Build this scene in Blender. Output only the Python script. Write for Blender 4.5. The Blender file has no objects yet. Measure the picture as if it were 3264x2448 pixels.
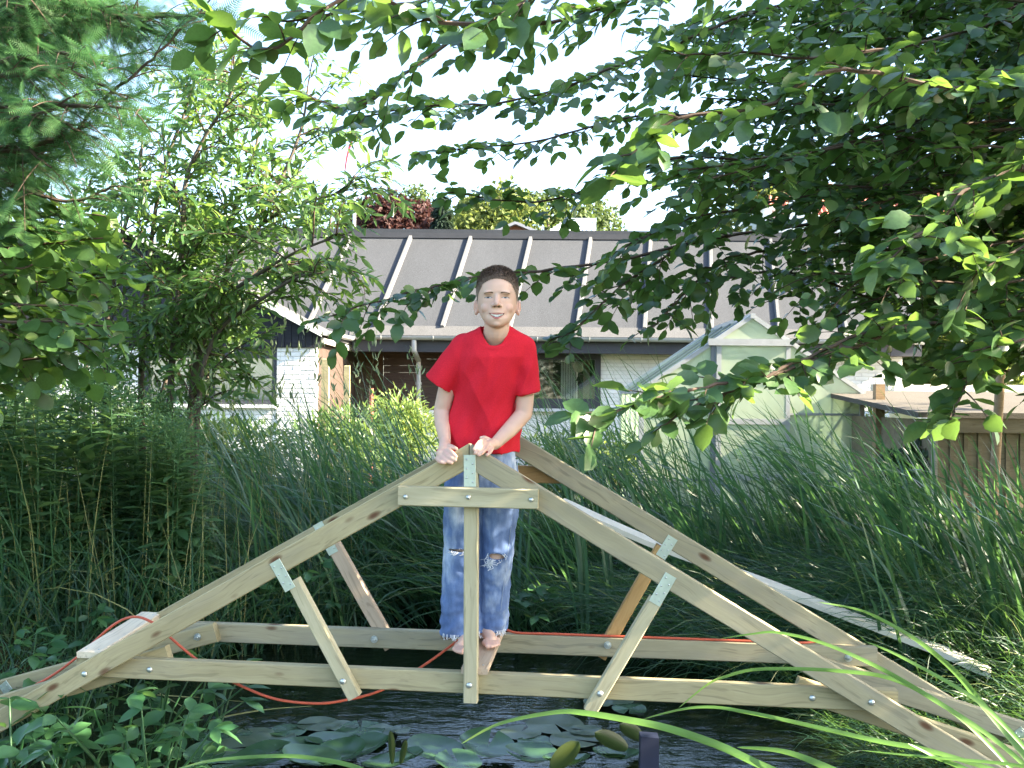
import bpy, bmesh, math, random
import numpy as np
from mathutils import Vector, Matrix, noise as mnoise

rng = np.random.default_rng(7)
random.seed(7)
scene = bpy.context.scene
COL = scene.collection

# ------------------------------------------------------------------ camera, sky, sun, exposure
F = 3069.0            # focal length in photo pixels (photo is 3264 x 2448)
EYE = 1.35            # lens height above the pond water
ROLL = 0.009
HY = 1269.0           # photo row of the level line

cam = bpy.data.cameras.new("camera")
cam_o = bpy.data.objects.new("camera", cam)
COL.objects.link(cam_o)
cam_o.location = (0, 0, EYE)
cam_o.rotation_euler = (math.pi / 2, -ROLL, 0)
cam.sensor_width = 36.0
cam.lens = F / 3264.0 * 36.0
cam.shift_y = (HY - 1224.0) / 3264.0
cam.clip_start = 0.05
cam.clip_end = 2000
cam.dof.use_dof = False
scene.camera = cam_o

SUN_DIR = Vector((0.86, -0.10, 0.50)).normalized()     # towards the sun
SUN_EL = math.asin(SUN_DIR.z)
SUN_AZ = math.atan2(SUN_DIR.x, SUN_DIR.y)              # clockwise from +Y

world = bpy.data.worlds.new("World")
scene.world = world
world.use_nodes = True
wn = world.node_tree.nodes
wl = world.node_tree.links
wn.clear()
w_out = wn.new("ShaderNodeOutputWorld")
w_bg = wn.new("ShaderNodeBackground")
w_sky = wn.new("ShaderNodeTexSky")
w_sky.sky_type = 'NISHITA'
w_sky.sun_disc = False
w_sky.sun_elevation = SUN_EL
w_sky.sun_rotation = SUN_AZ
w_sky.air_density = 1.0
w_sky.dust_density = 1.6
w_sky.ozone_density = 1.0
w_bg.inputs['Strength'].default_value = 0.082
wl.new(w_sky.outputs[0], w_bg.inputs[0])
wl.new(w_bg.outputs[0], w_out.inputs[0])

sun = bpy.data.lights.new("sun", 'SUN')
sun.energy = 4.4
sun.angle = math.radians(0.53)
sun.color = (1.0, 0.87, 0.66)
sun_o = bpy.data.objects.new("sun", sun)
COL.objects.link(sun_o)
sun_o.location = (20, -3, 20)
sun_o.rotation_euler = (-SUN_DIR).to_track_quat('-Z', 'Y').to_euler()

scene.view_settings.view_transform = 'Standard'
scene.view_settings.look = 'None'
scene.view_settings.exposure = 3.25
scene.view_settings.gamma = 1.0
scene.view_settings.use_curve_mapping = False
scene.render.engine = 'CYCLES'
scene.cycles.use_denoising = True
try:
    scene.cycles.denoiser = 'OPENIMAGEDENOISE'
except Exception:
    pass
scene.cycles.max_bounces = 8
scene.cycles.diffuse_bounces = 3
scene.cycles.glossy_bounces = 3
scene.cycles.transmission_bounces = 6
scene.cycles.transparent_max_bounces = 12
scene.cycles.caustics_reflective = False
scene.cycles.caustics_refractive = False

# ------------------------------------------------------------------ helpers
def P(px, py, D):
    """photo pixel (3264 x 2448) at depth D -> world point"""
    dx, dy = px - 1632.0, py - HY
    return Vector(((dx + ROLL * dy) / F * D, D, EYE - (dy - ROLL * dx) / F * D))

def tag(o, label=None, cat=None, group=None, kind=None):
    if label: o['label'] = label
    if cat: o['category'] = cat
    if group: o['group'] = group
    if kind: o['kind'] = kind
    return o

def empty(name, loc=(0, 0, 0), rz=0.0):
    o = bpy.data.objects.new(name, None)
    o.empty_display_size = 0.1
    o.location = loc
    o.rotation_euler = (0, 0, rz)
    COL.objects.link(o)
    return o

def mk_mesh(name, V, Fs, mat=None, smooth=False, mats=None, midx=None):
    """numpy arrays -> mesh. Fs: array (m,k) or a list of such arrays / lists"""
    V = np.asarray(V, dtype=np.float32)
    me = bpy.data.meshes.new(name)
    if isinstance(Fs, np.ndarray):
        Fs = [Fs]
    loops, starts, pos = [], [], 0
    for f in Fs:
        if isinstance(f, np.ndarray) and f.ndim == 2:
            m, k = f.shape
            loops.append(f.astype(np.int32).ravel())
            starts.append(pos + np.arange(m, dtype=np.int32) * k)
            pos += m * k
        else:
            f = np.asarray(f, dtype=np.int32)
            loops.append(f)
            starts.append(np.array([pos], dtype=np.int32))
            pos += len(f)
    loops = np.concatenate(loops)
    starts = np.concatenate(starts).astype(np.int32)
    me.vertices.add(len(V))
    me.vertices.foreach_set('co', V.ravel())
    me.loops.add(len(loops))
    me.loops.foreach_set('vertex_index', loops)
    me.polygons.add(len(starts))
    me.polygons.foreach_set('loop_start', starts)
    if mats:
        for m_ in mats: me.materials.append(m_)
        if midx is not None:
            me.polygons.foreach_set('material_index', np.asarray(midx, dtype=np.int32))
    elif mat:
        me.materials.append(mat)
    me.update(calc_edges=True)
    me.polygons.foreach_set('use_smooth', np.full(len(starts), bool(smooth)))
    me.validate()
    return me

def link(name, me, parent=None, loc=(0, 0, 0), rot=None):
    o = bpy.data.objects.new(name, me)
    COL.objects.link(o)
    if rot is not None:
        o.rotation_euler = rot
    o.location = loc
    if parent is not None:
        o.parent = parent
    return o

class MB:
    """collects shapes into one mesh"""
    def __init__(self):
        self.v, self.f, self.n = [], [], 0
    def add(self, V, Fs):
        V = np.asarray(V, dtype=float)
        for f in (Fs if isinstance(Fs, list) else [Fs]):
            f = np.asarray(f)
            self.f.append(f + self.n)
        self.v.append(V)
        self.n += len(V)
    def box(self, lo, hi):
        x0, y0, z0 = lo; x1, y1, z1 = hi
        V = [(x0,y0,z0),(x1,y0,z0),(x1,y1,z0),(x0,y1,z0),(x0,y0,z1),(x1,y0,z1),(x1,y1,z1),(x0,y1,z1)]
        self.add(V, np.array([(0,3,2,1),(4,5,6,7),(0,1,5,4),(1,2,6,5),(2,3,7,6),(3,0,4,7)]))
    def hexa(self, V8):
        self.add(V8, np.array([(0,3,2,1),(4,5,6,7),(0,1,5,4),(1,2,6,5),(2,3,7,6),(3,0,4,7)]))
    def obox(self, c, ax, ay, az):
        c, ax, ay, az = [np.asarray(q, float) for q in (c, ax, ay, az)]
        V = [c+sx*ax+sy*ay+sz*az for sz in (-1,1) for sx, sy in ((-1,-1),(1,-1),(1,1),(-1,1))]
        self.hexa(V)
    def tube(self, pts, rad, n=8, cap=True):
        pts = np.asarray(pts, float); k = len(pts)
        rad = np.full(k, rad) if np.isscalar(rad) else np.asarray(rad, float)
        T = np.gradient(pts, axis=0); T /= np.linalg.norm(T, axis=1)[:, None] + 1e-12
        ref = np.array([0, 0, 1.0]) if abs(T[0, 2]) < .9 else np.array([1.0, 0, 0])
        V = []
        N = np.cross(T[0], ref); N /= np.linalg.norm(N)
        a = np.arange(n) * 2 * math.pi / n
        for i in range(k):
            N = N - T[i] * N.dot(T[i]); N /= np.linalg.norm(N) + 1e-12
            B = np.cross(T[i], N)
            V.append(pts[i] + rad[i] * (np.cos(a)[:, None] * N + np.sin(a)[:, None] * B))
        V = np.concatenate(V)
        i, j = np.meshgrid(np.arange(k-1), np.arange(n), indexing='ij')
        q = np.stack([i*n+j, i*n+(j+1)%n, (i+1)*n+(j+1)%n, (i+1)*n+j], -1).reshape(-1, 4)
        fs = [q]
        self.add(V, fs)
        if cap:
            b = self.n - len(V)
            self.f.append(np.arange(n)[::-1] + b)
            self.f.append(np.arange(n) + b + (k-1)*n)
    def sphere(self, c, r, nu=12, nv=8):
        r = np.full(3, r) if np.isscalar(r) else np.asarray(r, float)
        V = [(0, 0, 1)]
        for i in range(1, nv):
            t = math.pi * i / nv
            for j in range(nu):
                p = 2*math.pi*j/nu
                V.append((math.sin(t)*math.cos(p), math.sin(t)*math.sin(p), math.cos(t)))
        V.append((0, 0, -1))
        V = np.array(V) * r + np.asarray(c, float)
        tri = []; quad = []
        for j in range(nu):
            tri.append((0, 1+j, 1+(j+1) % nu))
            tri.append((len(V)-1, 1+(nv-2)*nu+(j+1) % nu, 1+(nv-2)*nu+j))
        for i in range(nv-2):
            for j in range(nu):
                quad.append((1+i*nu+j, 1+(i+1)*nu+j, 1+(i+1)*nu+(j+1) % nu, 1+i*nu+(j+1) % nu))
        self.add(V, [np.array(tri), np.array(quad)])
    def mesh(self, name, mat=None, smooth=False, origin=None):
        V = np.concatenate(self.v)
        if origin is not None: V = V - np.asarray(origin, float)
        return mk_mesh(name, V, self.f, mat, smooth)
    def build(self, name, mat, parent=None, origin=(0, 0, 0), smooth=False):
        me = self.mesh(name, mat, smooth, origin)
        o = link(name, me, parent)
        o.location = Vector(origin) - (Vector(parent.location) if parent is not None else Vector((0, 0, 0)))
        return o

# ------------------------------------------------------------------ materials
class NT:
    def __init__(self, name):
        self.m = bpy.data.materials.new(name)
        self.m.use_nodes = True
        self.t = self.m.node_tree
        self.n = self.t.nodes
        self.n.clear()
        self.out = self.n.new('ShaderNodeOutputMaterial')
    def new(self, typ, **kw):
        nd = self.n.new('ShaderNode' + typ)
        for k, v in kw.items():
            if k.startswith('i_'):
                nd.inputs[k[2:].replace('_', ' ')].default_value = v
            else:
                setattr(nd, k, v)
        return nd
    def l(self, a, b):
        self.t.links.new(a, b)
    def ramp(self, fac, stops, interp='LINEAR'):
        r = self.new('ValToRGB')
        r.color_ramp.interpolation = interp
        els = r.color_ramp.elements
        while len(els) < len(stops): els.new(0.5)
        for e, (p, c) in zip(els, stops):
            e.position = p
            e.color = (c[0], c[1], c[2], 1) if not np.isscalar(c) else (c, c, c, 1)
        self.l(fac, r.inputs[0])
        return r
    def mix(self, fac, a, b, blend='MIX'):
        x = self.new('MixRGB', blend_type=blend)
        for inp, val in ((x.inputs[0], fac), (x.inputs[1], a), (x.inputs[2], b)):
            if hasattr(val, 'links') or isinstance(val, bpy.types.NodeSocket):
                self.l(val, inp)
            elif np.isscalar(val):
                inp.default_value = val if inp.type == 'VALUE' else (val, val, val, 1)
            else:
                inp.default_value = (val[0], val[1], val[2], 1)
        return x
    def math(self, op, a, b=None):
        x = self.new('Math', operation=op)
        for inp, val in ((x.inputs[0], a), (x.inputs[1], b)):
            if val is None: continue
            if isinstance(val, bpy.types.NodeSocket): self.l(val, inp)
            else: inp.default_value = val
        return x
    def mapping(self, vec, scale=(1, 1, 1), loc=None):
        mp = self.new('Mapping')
        self.l(vec, mp.inputs['Vector'])
        mp.inputs['Scale'].default_value = scale
        if loc is not None: self.l(loc, mp.inputs['Location'])
        return mp.outputs[0]
    def noise(self, vec, scale, detail=3, rough=.55):
        x = self.new('TexNoise')
        x.inputs['Scale'].default_value = scale
        x.inputs['Detail'].default_value = detail
        x.inputs['Roughness'].default_value = rough
        if vec is not None: self.l(vec, x.inputs['Vector'])
        return x
    def bump(self, h, strength=.3, dist=.01):
        b = self.new('Bump')
        b.inputs['Strength'].default_value = strength
        b.inputs['Distance'].default_value = dist
        self.l(h, b.inputs['Height'])
        return b
    def bsdf(self, color, rough=.6, spec=.4, metal=0., normal=None):
        b = self.new('BsdfPrincipled')
        if isinstance(color, bpy.types.NodeSocket): self.l(color, b.inputs['Base Color'])
        else: b.inputs['Base Color'].default_value = (color[0], color[1], color[2], 1)
        if isinstance(rough, bpy.types.NodeSocket): self.l(rough, b.inputs['Roughness'])
        else: b.inputs['Roughness'].default_value = rough
        b.inputs['Specular IOR Level'].default_value = spec
        b.inputs['Metallic'].default_value = metal
        if normal is not None: self.l(normal, b.inputs['Normal'])
        return b
    def done(self, sh):
        self.l(sh.outputs[0], self.out.inputs['Surface'])
        return self.m

def plain(name, col, rough=.6, spec=.4, metal=0., var=.12, scale=8., bump=0.0, bdist=.004):
    t = NT(name)
    co = t.new('TexCoord').outputs['Object']
    nz = t.noise(co, scale, 4)
    c = t.ramp(nz.outputs[0], [(.25, [q*(1-var) for q in col]), (.75, [min(1, q*(1+var)) for q in col])])
    nrm = t.bump(nz.outputs[0], bump, bdist).outputs[0] if bump else None
    return t.done(t.bsdf(c.outputs[0], rough, spec, metal, nrm))

def wood_mat(name, c_light, c_dark, knot=(.12, .06, .03), grey=0.0, rough=.75, knots=True):
    t = NT(name)
    co = t.new('TexCoord').outputs['Object']
    oi = t.new('ObjectInfo')
    off = t.math('MULTIPLY', oi.outputs['Random'], 17.0)
    cmb = t.new('CombineXYZ')
    for k in range(3): t.l(off.outputs[0], cmb.inputs[k])
    vec = t.mapping(co, (1, 1, 1), cmb.outputs[0])
    big = t.noise(vec, 3.0, 2)
    wob = t.mix(.08, vec, big.outputs['Color'], 'ADD')
    g1 = t.noise(t.mapping(wob.outputs[0], (1.6, 46, 46)), 1.0, 6, .68)
    g2 = t.noise(t.mapping(wob.outputs[0], (9.0, 240, 240)), 1.0, 2, .5)
    gm = t.mix(.35, g1.outputs[0], g2.outputs[0])
    col = t.ramp(gm.outputs[0], [(.30, c_dark), (.50, [(a+b)/2 for a, b in zip(c_light, c_dark)]), (.66, c_light)])
    ln = t.noise(t.mapping(wob.outputs[0], (1.1, 95, 95)), 1.0, 2, .5)
    col = t.mix(t.ramp(ln.outputs[0], [(.56, 0), (.68, .55)]).outputs[0], col.outputs[0], [q*.55 for q in c_dark])
    bl = t.noise(t.mapping(vec, (1.2, 5, 5)), 2.2, 3)
    col = t.mix(t.ramp(bl.outputs[0], [(.40, 0), (.72, .55)]).outputs[0], col.outputs[0], [q*.70 for q in c_dark])
    if grey > 0:
        gz = t.noise(t.mapping(vec, (2.5, 14, 14)), 1.6, 4)
        col = t.mix(t.ramp(gz.outputs[0], [(.45, 0), (.70, grey)]).outputs[0], col.outputs[0], (.23, .22, .20))
    hgt = gm.outputs[0]
    if knots:
        vo = t.new('TexVoronoi'); vo.inputs['Scale'].default_value = 1.0
        vo.inputs['Randomness'].default_value = 1.0
        t.l(t.mapping(vec, (4.6, 11, 11)), vo.inputs['Vector'])
        kn = t.ramp(vo.outputs['Distance'], [(.05, 1), (.095, .7), (.15, 0)])
        col = t.mix(kn.outputs[0], col.outputs[0], knot)
    b = t.bump(hgt, .35, .0015)
    return t.done(t.bsdf(col.outputs[0], rough, .25, 0, b.outputs[0]))

def leaf_mat(name, c1, c2, trans, tfac=.4, rough=.45, spec=.45, c3=None):
    t = NT(name)
    geo = t.new('NewGeometry')
    stops = [(0.0, c1), (1.0, c2)] if c3 is None else [(0.0, c1), (.86, c2), (1.0, c3)]
    col = t.ramp(geo.outputs['Random Per Island'], stops)
    nz = t.noise(t.new('TexCoord').outputs['Object'], 9.0, 2)
    col2 = t.mix(.55, col.outputs[0], t.ramp(nz.outputs[0], [(.3, .55), (.75, 1.45)]).outputs[0], 'MULTIPLY')
    b = t.bsdf(col2.outputs[0], rough, spec)
    tr = t.new('BsdfTranslucent')
    tm = t.mix(.5, trans, col2.outputs[0], 'MIX')
    tm.inputs[0].default_value = .3
    t.l(tm.outputs[0], tr.inputs[0])
    ms = t.new('MixShader'); ms.inputs[0].default_value = tfac
    t.l(b.outputs[0], ms.inputs[1]); t.l(tr.outputs[0], ms.inputs[2])
    return t.done(ms)
# ------------------------------------------------------------------ ground, pond water
def pond_f(x, y):
    """<0 inside the pond"""
    wob = .10*np.sin(2.1*x+.7)+.07*np.sin(3.7*y+1.2)
    return ((x+.22)/1.62)**2 + ((y-3.1)/2.55)**2 - 1 + wob

def ground_z(x, y):
    x = np.asarray(x, float); y = np.asarray(y, float)
    g = pond_f(x, y)
    near = np.exp(-((x)**2 + (y-3)**2)/40.)
    z = .16 + .05*np.sin(.8*x+.3)*np.cos(.6*y) * near
    bank = np.where(g > 0, np.clip(g/1.6, 0, 1), np.clip(g/.55, -1, 0))
    z = np.where(bank < 1, -.06 + (z+.06)*np.clip(bank, 0, 1) + np.minimum(bank, 0)*.55, z)
    far = np.clip((y-24)/60., 0, 1)
    z = z + 3.0*far*far*(3-2*far)
    return z

def build_ground():
    t = np.linspace(-1, 1, 181)
    xs = 7*t + 480*np.sign(t)*np.abs(t)**5
    ty = np.linspace(-1, 1, 201)
    ys = 4 + 8*ty + 560*np.sign(ty)*np.abs(ty)**5
    X, Y = np.meshgrid(xs, ys)
    Z = ground_z(X, Y)
    nx, ny = len(xs), len(ys)
    V = np.stack([X, Y, Z], -1).reshape(-1, 3)
    i, j = np.meshgrid(np.arange(ny-1), np.arange(nx-1), indexing='ij')
    q = np.stack([i*nx+j, i*nx+j+1, (i+1)*nx+j+1, (i+1)*nx+j], -1).reshape(-1, 4)
    t = NT('ground_soil_grass')
    co = t.new('TexCoord').outputs['Object']
    n1 = t.noise(co, 1.3, 5); n2 = t.noise(co, 22, 4)
    c1 = t.ramp(n1.outputs[0], [(.35, (.030, .022, .012)), (.6, (.035, .055, .018)), (.8, (.06, .095, .03))])
    c = t.mix(.6, c1.outputs[0], t.ramp(n2.outputs[0], [(.3, .5), (.7, 1.4)]).outputs[0], 'MULTIPLY')
    m = t.done(t.bsdf(c.outputs[0], .9, .1, 0, t.bump(n2.outputs[0], .6, .03).outputs[0]))
    o = link('ground', mk_mesh('ground', V, q, m, True))
    tag(o, 'dark soil and grass ground around the pond', kind='structure')

def build_water():
    a = np.linspace(0, 2*math.pi, 73)[:-1]
    # a sheet that runs a little way into the banks
    rings = [np.array([[-.22, 3.1, 0.0]])]
    V = [(-.22, 3.1, 0)]
    for r in (.5, 1.0):
        for q in a: V.append((-.22+2.15*r*math.cos(q), 3.1+3.15*r*math.sin(q), 0))
    n = len(a)
    tri = np.array([(0, 1+i, 1+(i+1) % n) for i in range(n)])
    quad = np.array([(1+i, 1+n+i, 1+n+(i+1) % n, 1+(i+1) % n) for i in range(n)])
    t = NT('pond_water')
    co = t.new('TexCoord').outputs['Object']
    w1 = t.noise(t.mapping(co, (7, 13, 1)), 1.0, 3, .55)
    w2 = t.noise(co, 46, 2)
    hh = t.mix(.12, w1.outputs[0], w2.outputs[0])
    nb = t.bump(hh.outputs[0], .36, .014)
    d = t.bsdf((.006, .009, .005), .5, .0)
    g = t.new('BsdfGlossy'); g.inputs['Roughness'].default_value = .02
    t.l(nb.outputs[0], g.inputs['Normal'])
    fr = t.new('Fresnel'); fr.inputs['IOR'].default_value = 1.75
    t.l(nb.outputs[0], fr.inputs['Normal'])
    ms = t.new('MixShader')
    t.l(fr.outputs[0], ms.inputs[0]); t.l(d.outputs[0], ms.inputs[1]); t.l(g.outputs[0], ms.inputs[2])
    m = t.done(ms)
    o = link('pond_water', mk_mesh('pond_water', V, [tri, quad], m, True))
    tag(o, 'dark rippled pond water under the timber bridge', kind='structure')

build_ground()
build_water()
# ------------------------------------------------------------------ timber footbridge
M_WOOD = wood_mat('treated_pine', (.43, .375, .215), (.335, .285, .155), grey=.18)
M_WOODG = wood_mat('treated_pine_weathered', (.41, .365, .235), (.315, .28, .175), grey=.32)
M_PALE = wood_mat('pale_strut_pine', (.50, .455, .30), (.41, .365, .22), knots=False)
M_RAW = wood_mat('raw_pine_board', (.56, .44, .32), (.46, .34, .23), knot=(.30, .16, .08))
M_CREAM = wood_mat('fresh_cream_board', (.72, .64, .49), (.63, .53, .38), knot=(.34, .20, .10))
M_ORANGE = wood_mat('orange_heartwood', (.50, .33, .14), (.38, .22, .08), knot=(.2, .09, .03))
M_GALV = plain('galvanised_steel', (.50, .54, .52), .38, .5, .85, .22, 60)
M_PLATE = plain('galvanised_plate', (.52, .60, .52), .42, .5, .75, .18, 24)
M_ROPE = plain('orange_cord', (.50, .095, .045), .5, .4, 0, .15, 90)

TH = math.radians(5.0)
TO = P(1500, HY, 3.2); TO = Vector((TO.x, TO.y, 0))
TU = Vector((math.cos(TH), -math.sin(TH), 0))
TV = Vector((math.sin(TH), math.cos(TH), 0))

def T(px, py, v):
    """photo pixel on the truss plane at offset v -> (u, z)"""
    d = P(px, py, 1.0) - Vector((0, 0, EYE))
    o = TO + TV*v - Vector((0, 0, EYE))
    s = o.dot(TV) / d.dot(TV)
    q = d*s - o
    return q.dot(TU), (d*s).z + EYE

def TW(u, v, z):
    q = TO + TU*u + TV*v
    return Vector((q.x, q.y, z))

bridge = empty('timber_footbridge', TW(0, .23, 0.0))
tag(bridge, 'unfinished timber truss footbridge spanning the lily pond, a boy standing on it', 'footbridge')

def beam_mesh(name, L, th, h, mat, cut0=0., cut1=0., ch=.003):
    a, b = th/2, h/2
    sec = [(-a+ch, -b), (a-ch, -b), (a, -b+ch), (a, b-ch), (a-ch, b), (-a+ch, b), (-a, b-ch), (-a, -b+ch)]
    V = []
    for s, c in ((-1, cut0), (1, cut1)):
        for y, z in sec: V.append((s*L/2 + c*(z-h/2), y, z))
    q = np.array([(i, (i+1) % 8, 8+(i+1) % 8, 8+i) for i in range(8)])
    return mk_mesh(name, V, [q, np.arange(8)[::-1].copy(), np.arange(8)+8], mat)

def place(o, M, parent):
    o.parent = parent
    o.matrix_local = Matrix.Translation(-Vector(parent.location)) @ M

def beam(name, p0, p1, v0, th, h, mat, parent=bridge, cut0=0., cut1=0., top=True):
    """p0,p1: (u,z) of the top edge (or centre line); v0: front face offset"""
    (u0, z0), (u1, z1) = p0, p1
    d = Vector((u1-u0, z1-z0)); L = d.length; d /= L
    nrm = Vector((-d.y, d.x))
    c = Vector(((u0+u1)/2, (z0+z1)/2)) - (nrm*h/2 if top else Vector((0, 0)))
    X = TU*d.x + Vector((0, 0, d.y)); Z = TU*nrm.x + Vector((0, 0, nrm.y)); Y = TV
    M = Matrix((X, Y, Z)).transposed().to_4x4()
    M.translation = TW(c.x, v0+th/2, c.y)
    o = link(name, beam_mesh(name, L, th, h, mat, cut0, cut1))
    place(o, M, parent)
    return o

def bolt(px, py, v, r=.0105, nut=False, name='bolt'):
    u, z = T(px, py, v)
    b = MB()
    if nut:
        b.tube([(0, .0, 0), (0, -.003, 0)], .014, 14)
        b.tube([(0, -.003, 0), (0, -.011, 0)], .0098, 6)
        b.tube([(0, -.011, 0), (0, -.027, 0)], .0050, 8)
    else:
        prof = [(0, r), (.35, r*.96), (.7, r*.72), (.95, r*.35), (1., r*.05)]
        b.tube([(0, -.0065*p, 0) for p, _ in prof], [q for _, q in prof], 14)
    o = link(name, b.mesh(name, M_GALV, not nut))
    M = Matrix((TU, TV, Vector((0, 0, 1)))).transposed().to_4x4()
    M.translation = TW(u, v, z)
    place(o, M, bridge)

def plate(pts, v, screws=6):
    """pts: top-centre pixel, bottom-centre pixel on plane v"""
    (u0, z0), (u1, z1) = T(*pts[0], v), T(*pts[1], v)
    d = Vector((u1-u0, z1-z0)); L = d.length; d /= L
    n = Vector((-d.y, d.x))
    X = TU*d.x + Vector((0, 0, d.y)); Z = TU*n.x + Vector((0, 0, n.y))
    M = Matrix((X, TV, Z)).transposed().to_4x4()
    M.translation = TW((u0+u1)/2, v-.0012, (z0+z1)/2)
    W = .040
    o = link('nail_plate', beam_mesh('nail_plate', L, .0022, W, M_PLATE, ch=.0006))
    place(o, M, bridge)
    for k in range(screws):
        s = MB(); s.tube([(0, 0, 0), (0, -.0018, 0)], [.0036, .0022], 8)
        so = link('screw', s.mesh('screw', M_GALV, True))
        so.parent = o
        so.location = ((k+.5)/screws*L*.86 - L*.43, -.0011, (.010 if k % 2 else -.010))

Hb, Tb = .072, .038
# layers (front truss): collar -.038..0, A 0...038, B ...076, C ...114 ; rear mirrored
RB = .350; RA = .426
def lerp(p, q, t): return (p[0]+(q[0]-p[0])*t, p[1]+(q[1]-p[1])*t)
def rafter(pix_a, pix_apex, v, ext, mat, sgn):
    a, b = T(*pix_a, v), T(*pix_apex, v)
    slope = (b[1]-a[1])/(b[0]-a[0])
    e = lerp(b, a, ext)
    if sgn < 0: return beam('rafter', e, b, v, Tb, Hb, mat, cut0=0, cut1=slope)
    return beam('rafter', b, e, v, Tb, Hb, mat, cut0=slope, cut1=0)
rafter((0, 2260), (1494, 1414), 0.0, 1.22, M_WOOD, -1)
rafter((2947, 2296), (1497, 1414), 0.0, 1.24, M_WOODG, 1)
rafter((519, 1943), (1588, 1350), RA, 1.60, M_WOOD, -1)
rafter((2728, 2038), (1591, 1350), RA, 1.42, M_WOODG, 1)
# ties
def tie(pa, pb, v, mat, ea, eb):
    a, b = T(*pa, v), T(*pb, v)
    L = math.hypot(b[0]-a[0], b[1]-a[1])
    return beam('tie_beam', lerp(a, b, -ea/L), lerp(a, b, 1+eb/L), v, Tb, .070, mat)
ua = T(244, 2092, .038)[0]; ub = T(2863, 2202, .038)[0]
fa, fb = T(400, 2099, .038), T(2500, 2187, .038)
front_tie = beam('tie_beam', lerp(fa, fb, (ua-fa[0])/(fb[0]-fa[0])), lerp(fa, fb, (ub-fa[0])/(fb[0]-fa[0])), .038, Tb, .070, M_WOOD)
RBv = .388
ra, rb_ = T(678, 1988, RBv), T(2386, 2050, RBv)
ua2 = T(430, 1975, RBv)[0]; ub2 = T(2797, 2069, RBv)[0]
rear_tie = beam('tie_beam', lerp(ra, rb_, (ua2-ra[0])/(rb_[0]-ra[0])), lerp(ra, rb_, (ub2-ra[0])/(rb_[0]-ra[0])), RBv, Tb, .070, M_WOODG)
def tie_z(u, rear):
    a, b = (ra, rb_) if rear else (fa, fb)
    return a[1]+(b[1]-a[1])*(u-a[0])/(b[0]-a[0])
# ramp stringers
beam('ramp_stringer', lerp(T(0, 2218, .077), T(126.6, 2180, .077), -6), lerp(T(0, 2218, .077), T(126.6, 2180, .077), 4.1), .077, Tb, Hb, M_WOOD)
beam('ramp_stringer', lerp(T(0, 2170, RB), T(677, 1988, RB), -1.1), T(677, 1988, RB), RB, Tb, Hb, M_WOOD)
beam('ramp_stringer', lerp(T(2943, 2292, .077), T(3264, 2398, .077), -1.25), lerp(T(2943, 2292, .077), T(3264, 2398, .077), 3.2), .077, Tb, Hb, M_WOOD)
beam('ramp_stringer', lerp(T(2630, 2099, RB), T(3264, 2304, RB), -.12), lerp(T(2630, 2099, RB), T(3264, 2304, RB), 2.1), RB, Tb, Hb, M_WOODG)
# struts and posts (centre lines)
def strut(pa, pb, v, mat, w=.045, name='strut'):
    return beam(name, T(*pa, v), T(*pb, v), v, Tb, w, mat, top=False)
strut((930, 1852), (1128, 2226), 0, M_PALE)
strut((2092, 1912), (1880, 2271), 0, M_PALE)
strut((1050, 1722), (1245, 2066), RA, M_RAW, .052)
strut((2112, 1745), (1912, 2096), RA, M_ORANGE, .048)
strut((1501, 1500), (1499, 2242), 0.0, M_PALE, .047, 'post')
# collars
beam('collar_board', T(1269, 1550, -.038), T(1715, 1561, -.038), -.038, Tb, .064, M_PALE)
a_, b_ = T(1370, 1478, .464), T(1790, 1488, .464)
beam('collar_board', a_, b_, .464, Tb, .064, M_ORANGE)
# plates
plate([((890+861)/2, 1789), ((939+913)/2, 1879)], 0.0)
plate([(2139, 1833), (2086, 1924)], 0.0)
plate([(1497, 1450), (1498, 1551)], 0.0)
plate([(1012, 1668), (1064, 1764)], RA)
plate([(2145, 1713), (2105, 1776)], RA)
plate([(8, 2178), (28, 2205)], RB, 4)
plate([(3240, 2326), (3262, 2352)], RB, 4)
for px, py in ((1293, 1583.5), (1492.5, 1585), (1693, 1593)): bolt(px, py, -.038, .0082)
for px, py in ((1496, 2184.5), (1093, 2172), (1913, 2211), (269, 2148.6), (2778, 2238.7)): bolt(px, py, 0.0)
for px, py in ((477, 2134.5), (2589, 2224.6)): bolt(px, py, .038)
for px, py in ((1193, 2037.5), (1937, 2056), (2704, 2097)): bolt(px, py, RBv, nut=True)
bolt(630, 2030, RB, nut=True)
# boards lying across, screwed to the ties
def cross_board(name, pn, pf, width, thick, mat, v_n, v_f):
    un = T(pn[0], pn[1], v_n)[0]; uf = T(pf[0], pf[1], v_f)[0]
    zn = tie_z(un, False)+thick/2+.001; zf = tie_z(uf, True)+thick/2+.001
    a, b = TW(un, v_n, zn), TW(uf, v_f, zf)
    X = (b-a); L = X.length; X.normalize()
    Y = Vector((0, 0, 1)).cross(X).normalized(); Z = X.cross(Y)
    M = Matrix((X, Y, Z)).transposed().to_4x4(); M.translation = (a+b)/2
    o = link(name, beam_mesh(name, L, width, thick, mat))
    place(o, M, bridge)
    for sx in (-1, 1):
        for sy in (-.28, .28):
            s = MB(); s.tube([(0, 0, 0), (0, 0, .0015)], [.004, .0025], 8)
            so = link('screw', s.mesh('screw', M_GALV, True)); so.parent = o
            so.location = (sx*(L/2-.03), sy*width, thick/2)
    return o, (zn+zf)/2+thick/2
step_board, _ = cross_board('step_board', (280, 2077), (483, 1943), .084, .022, M_CREAM, .018, .445)
foot_plank, PLANK_Z = cross_board('foot_plank', (1512, 2133), (1577, 1997), .090, .022, M_RAW, .018, .47)

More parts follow.
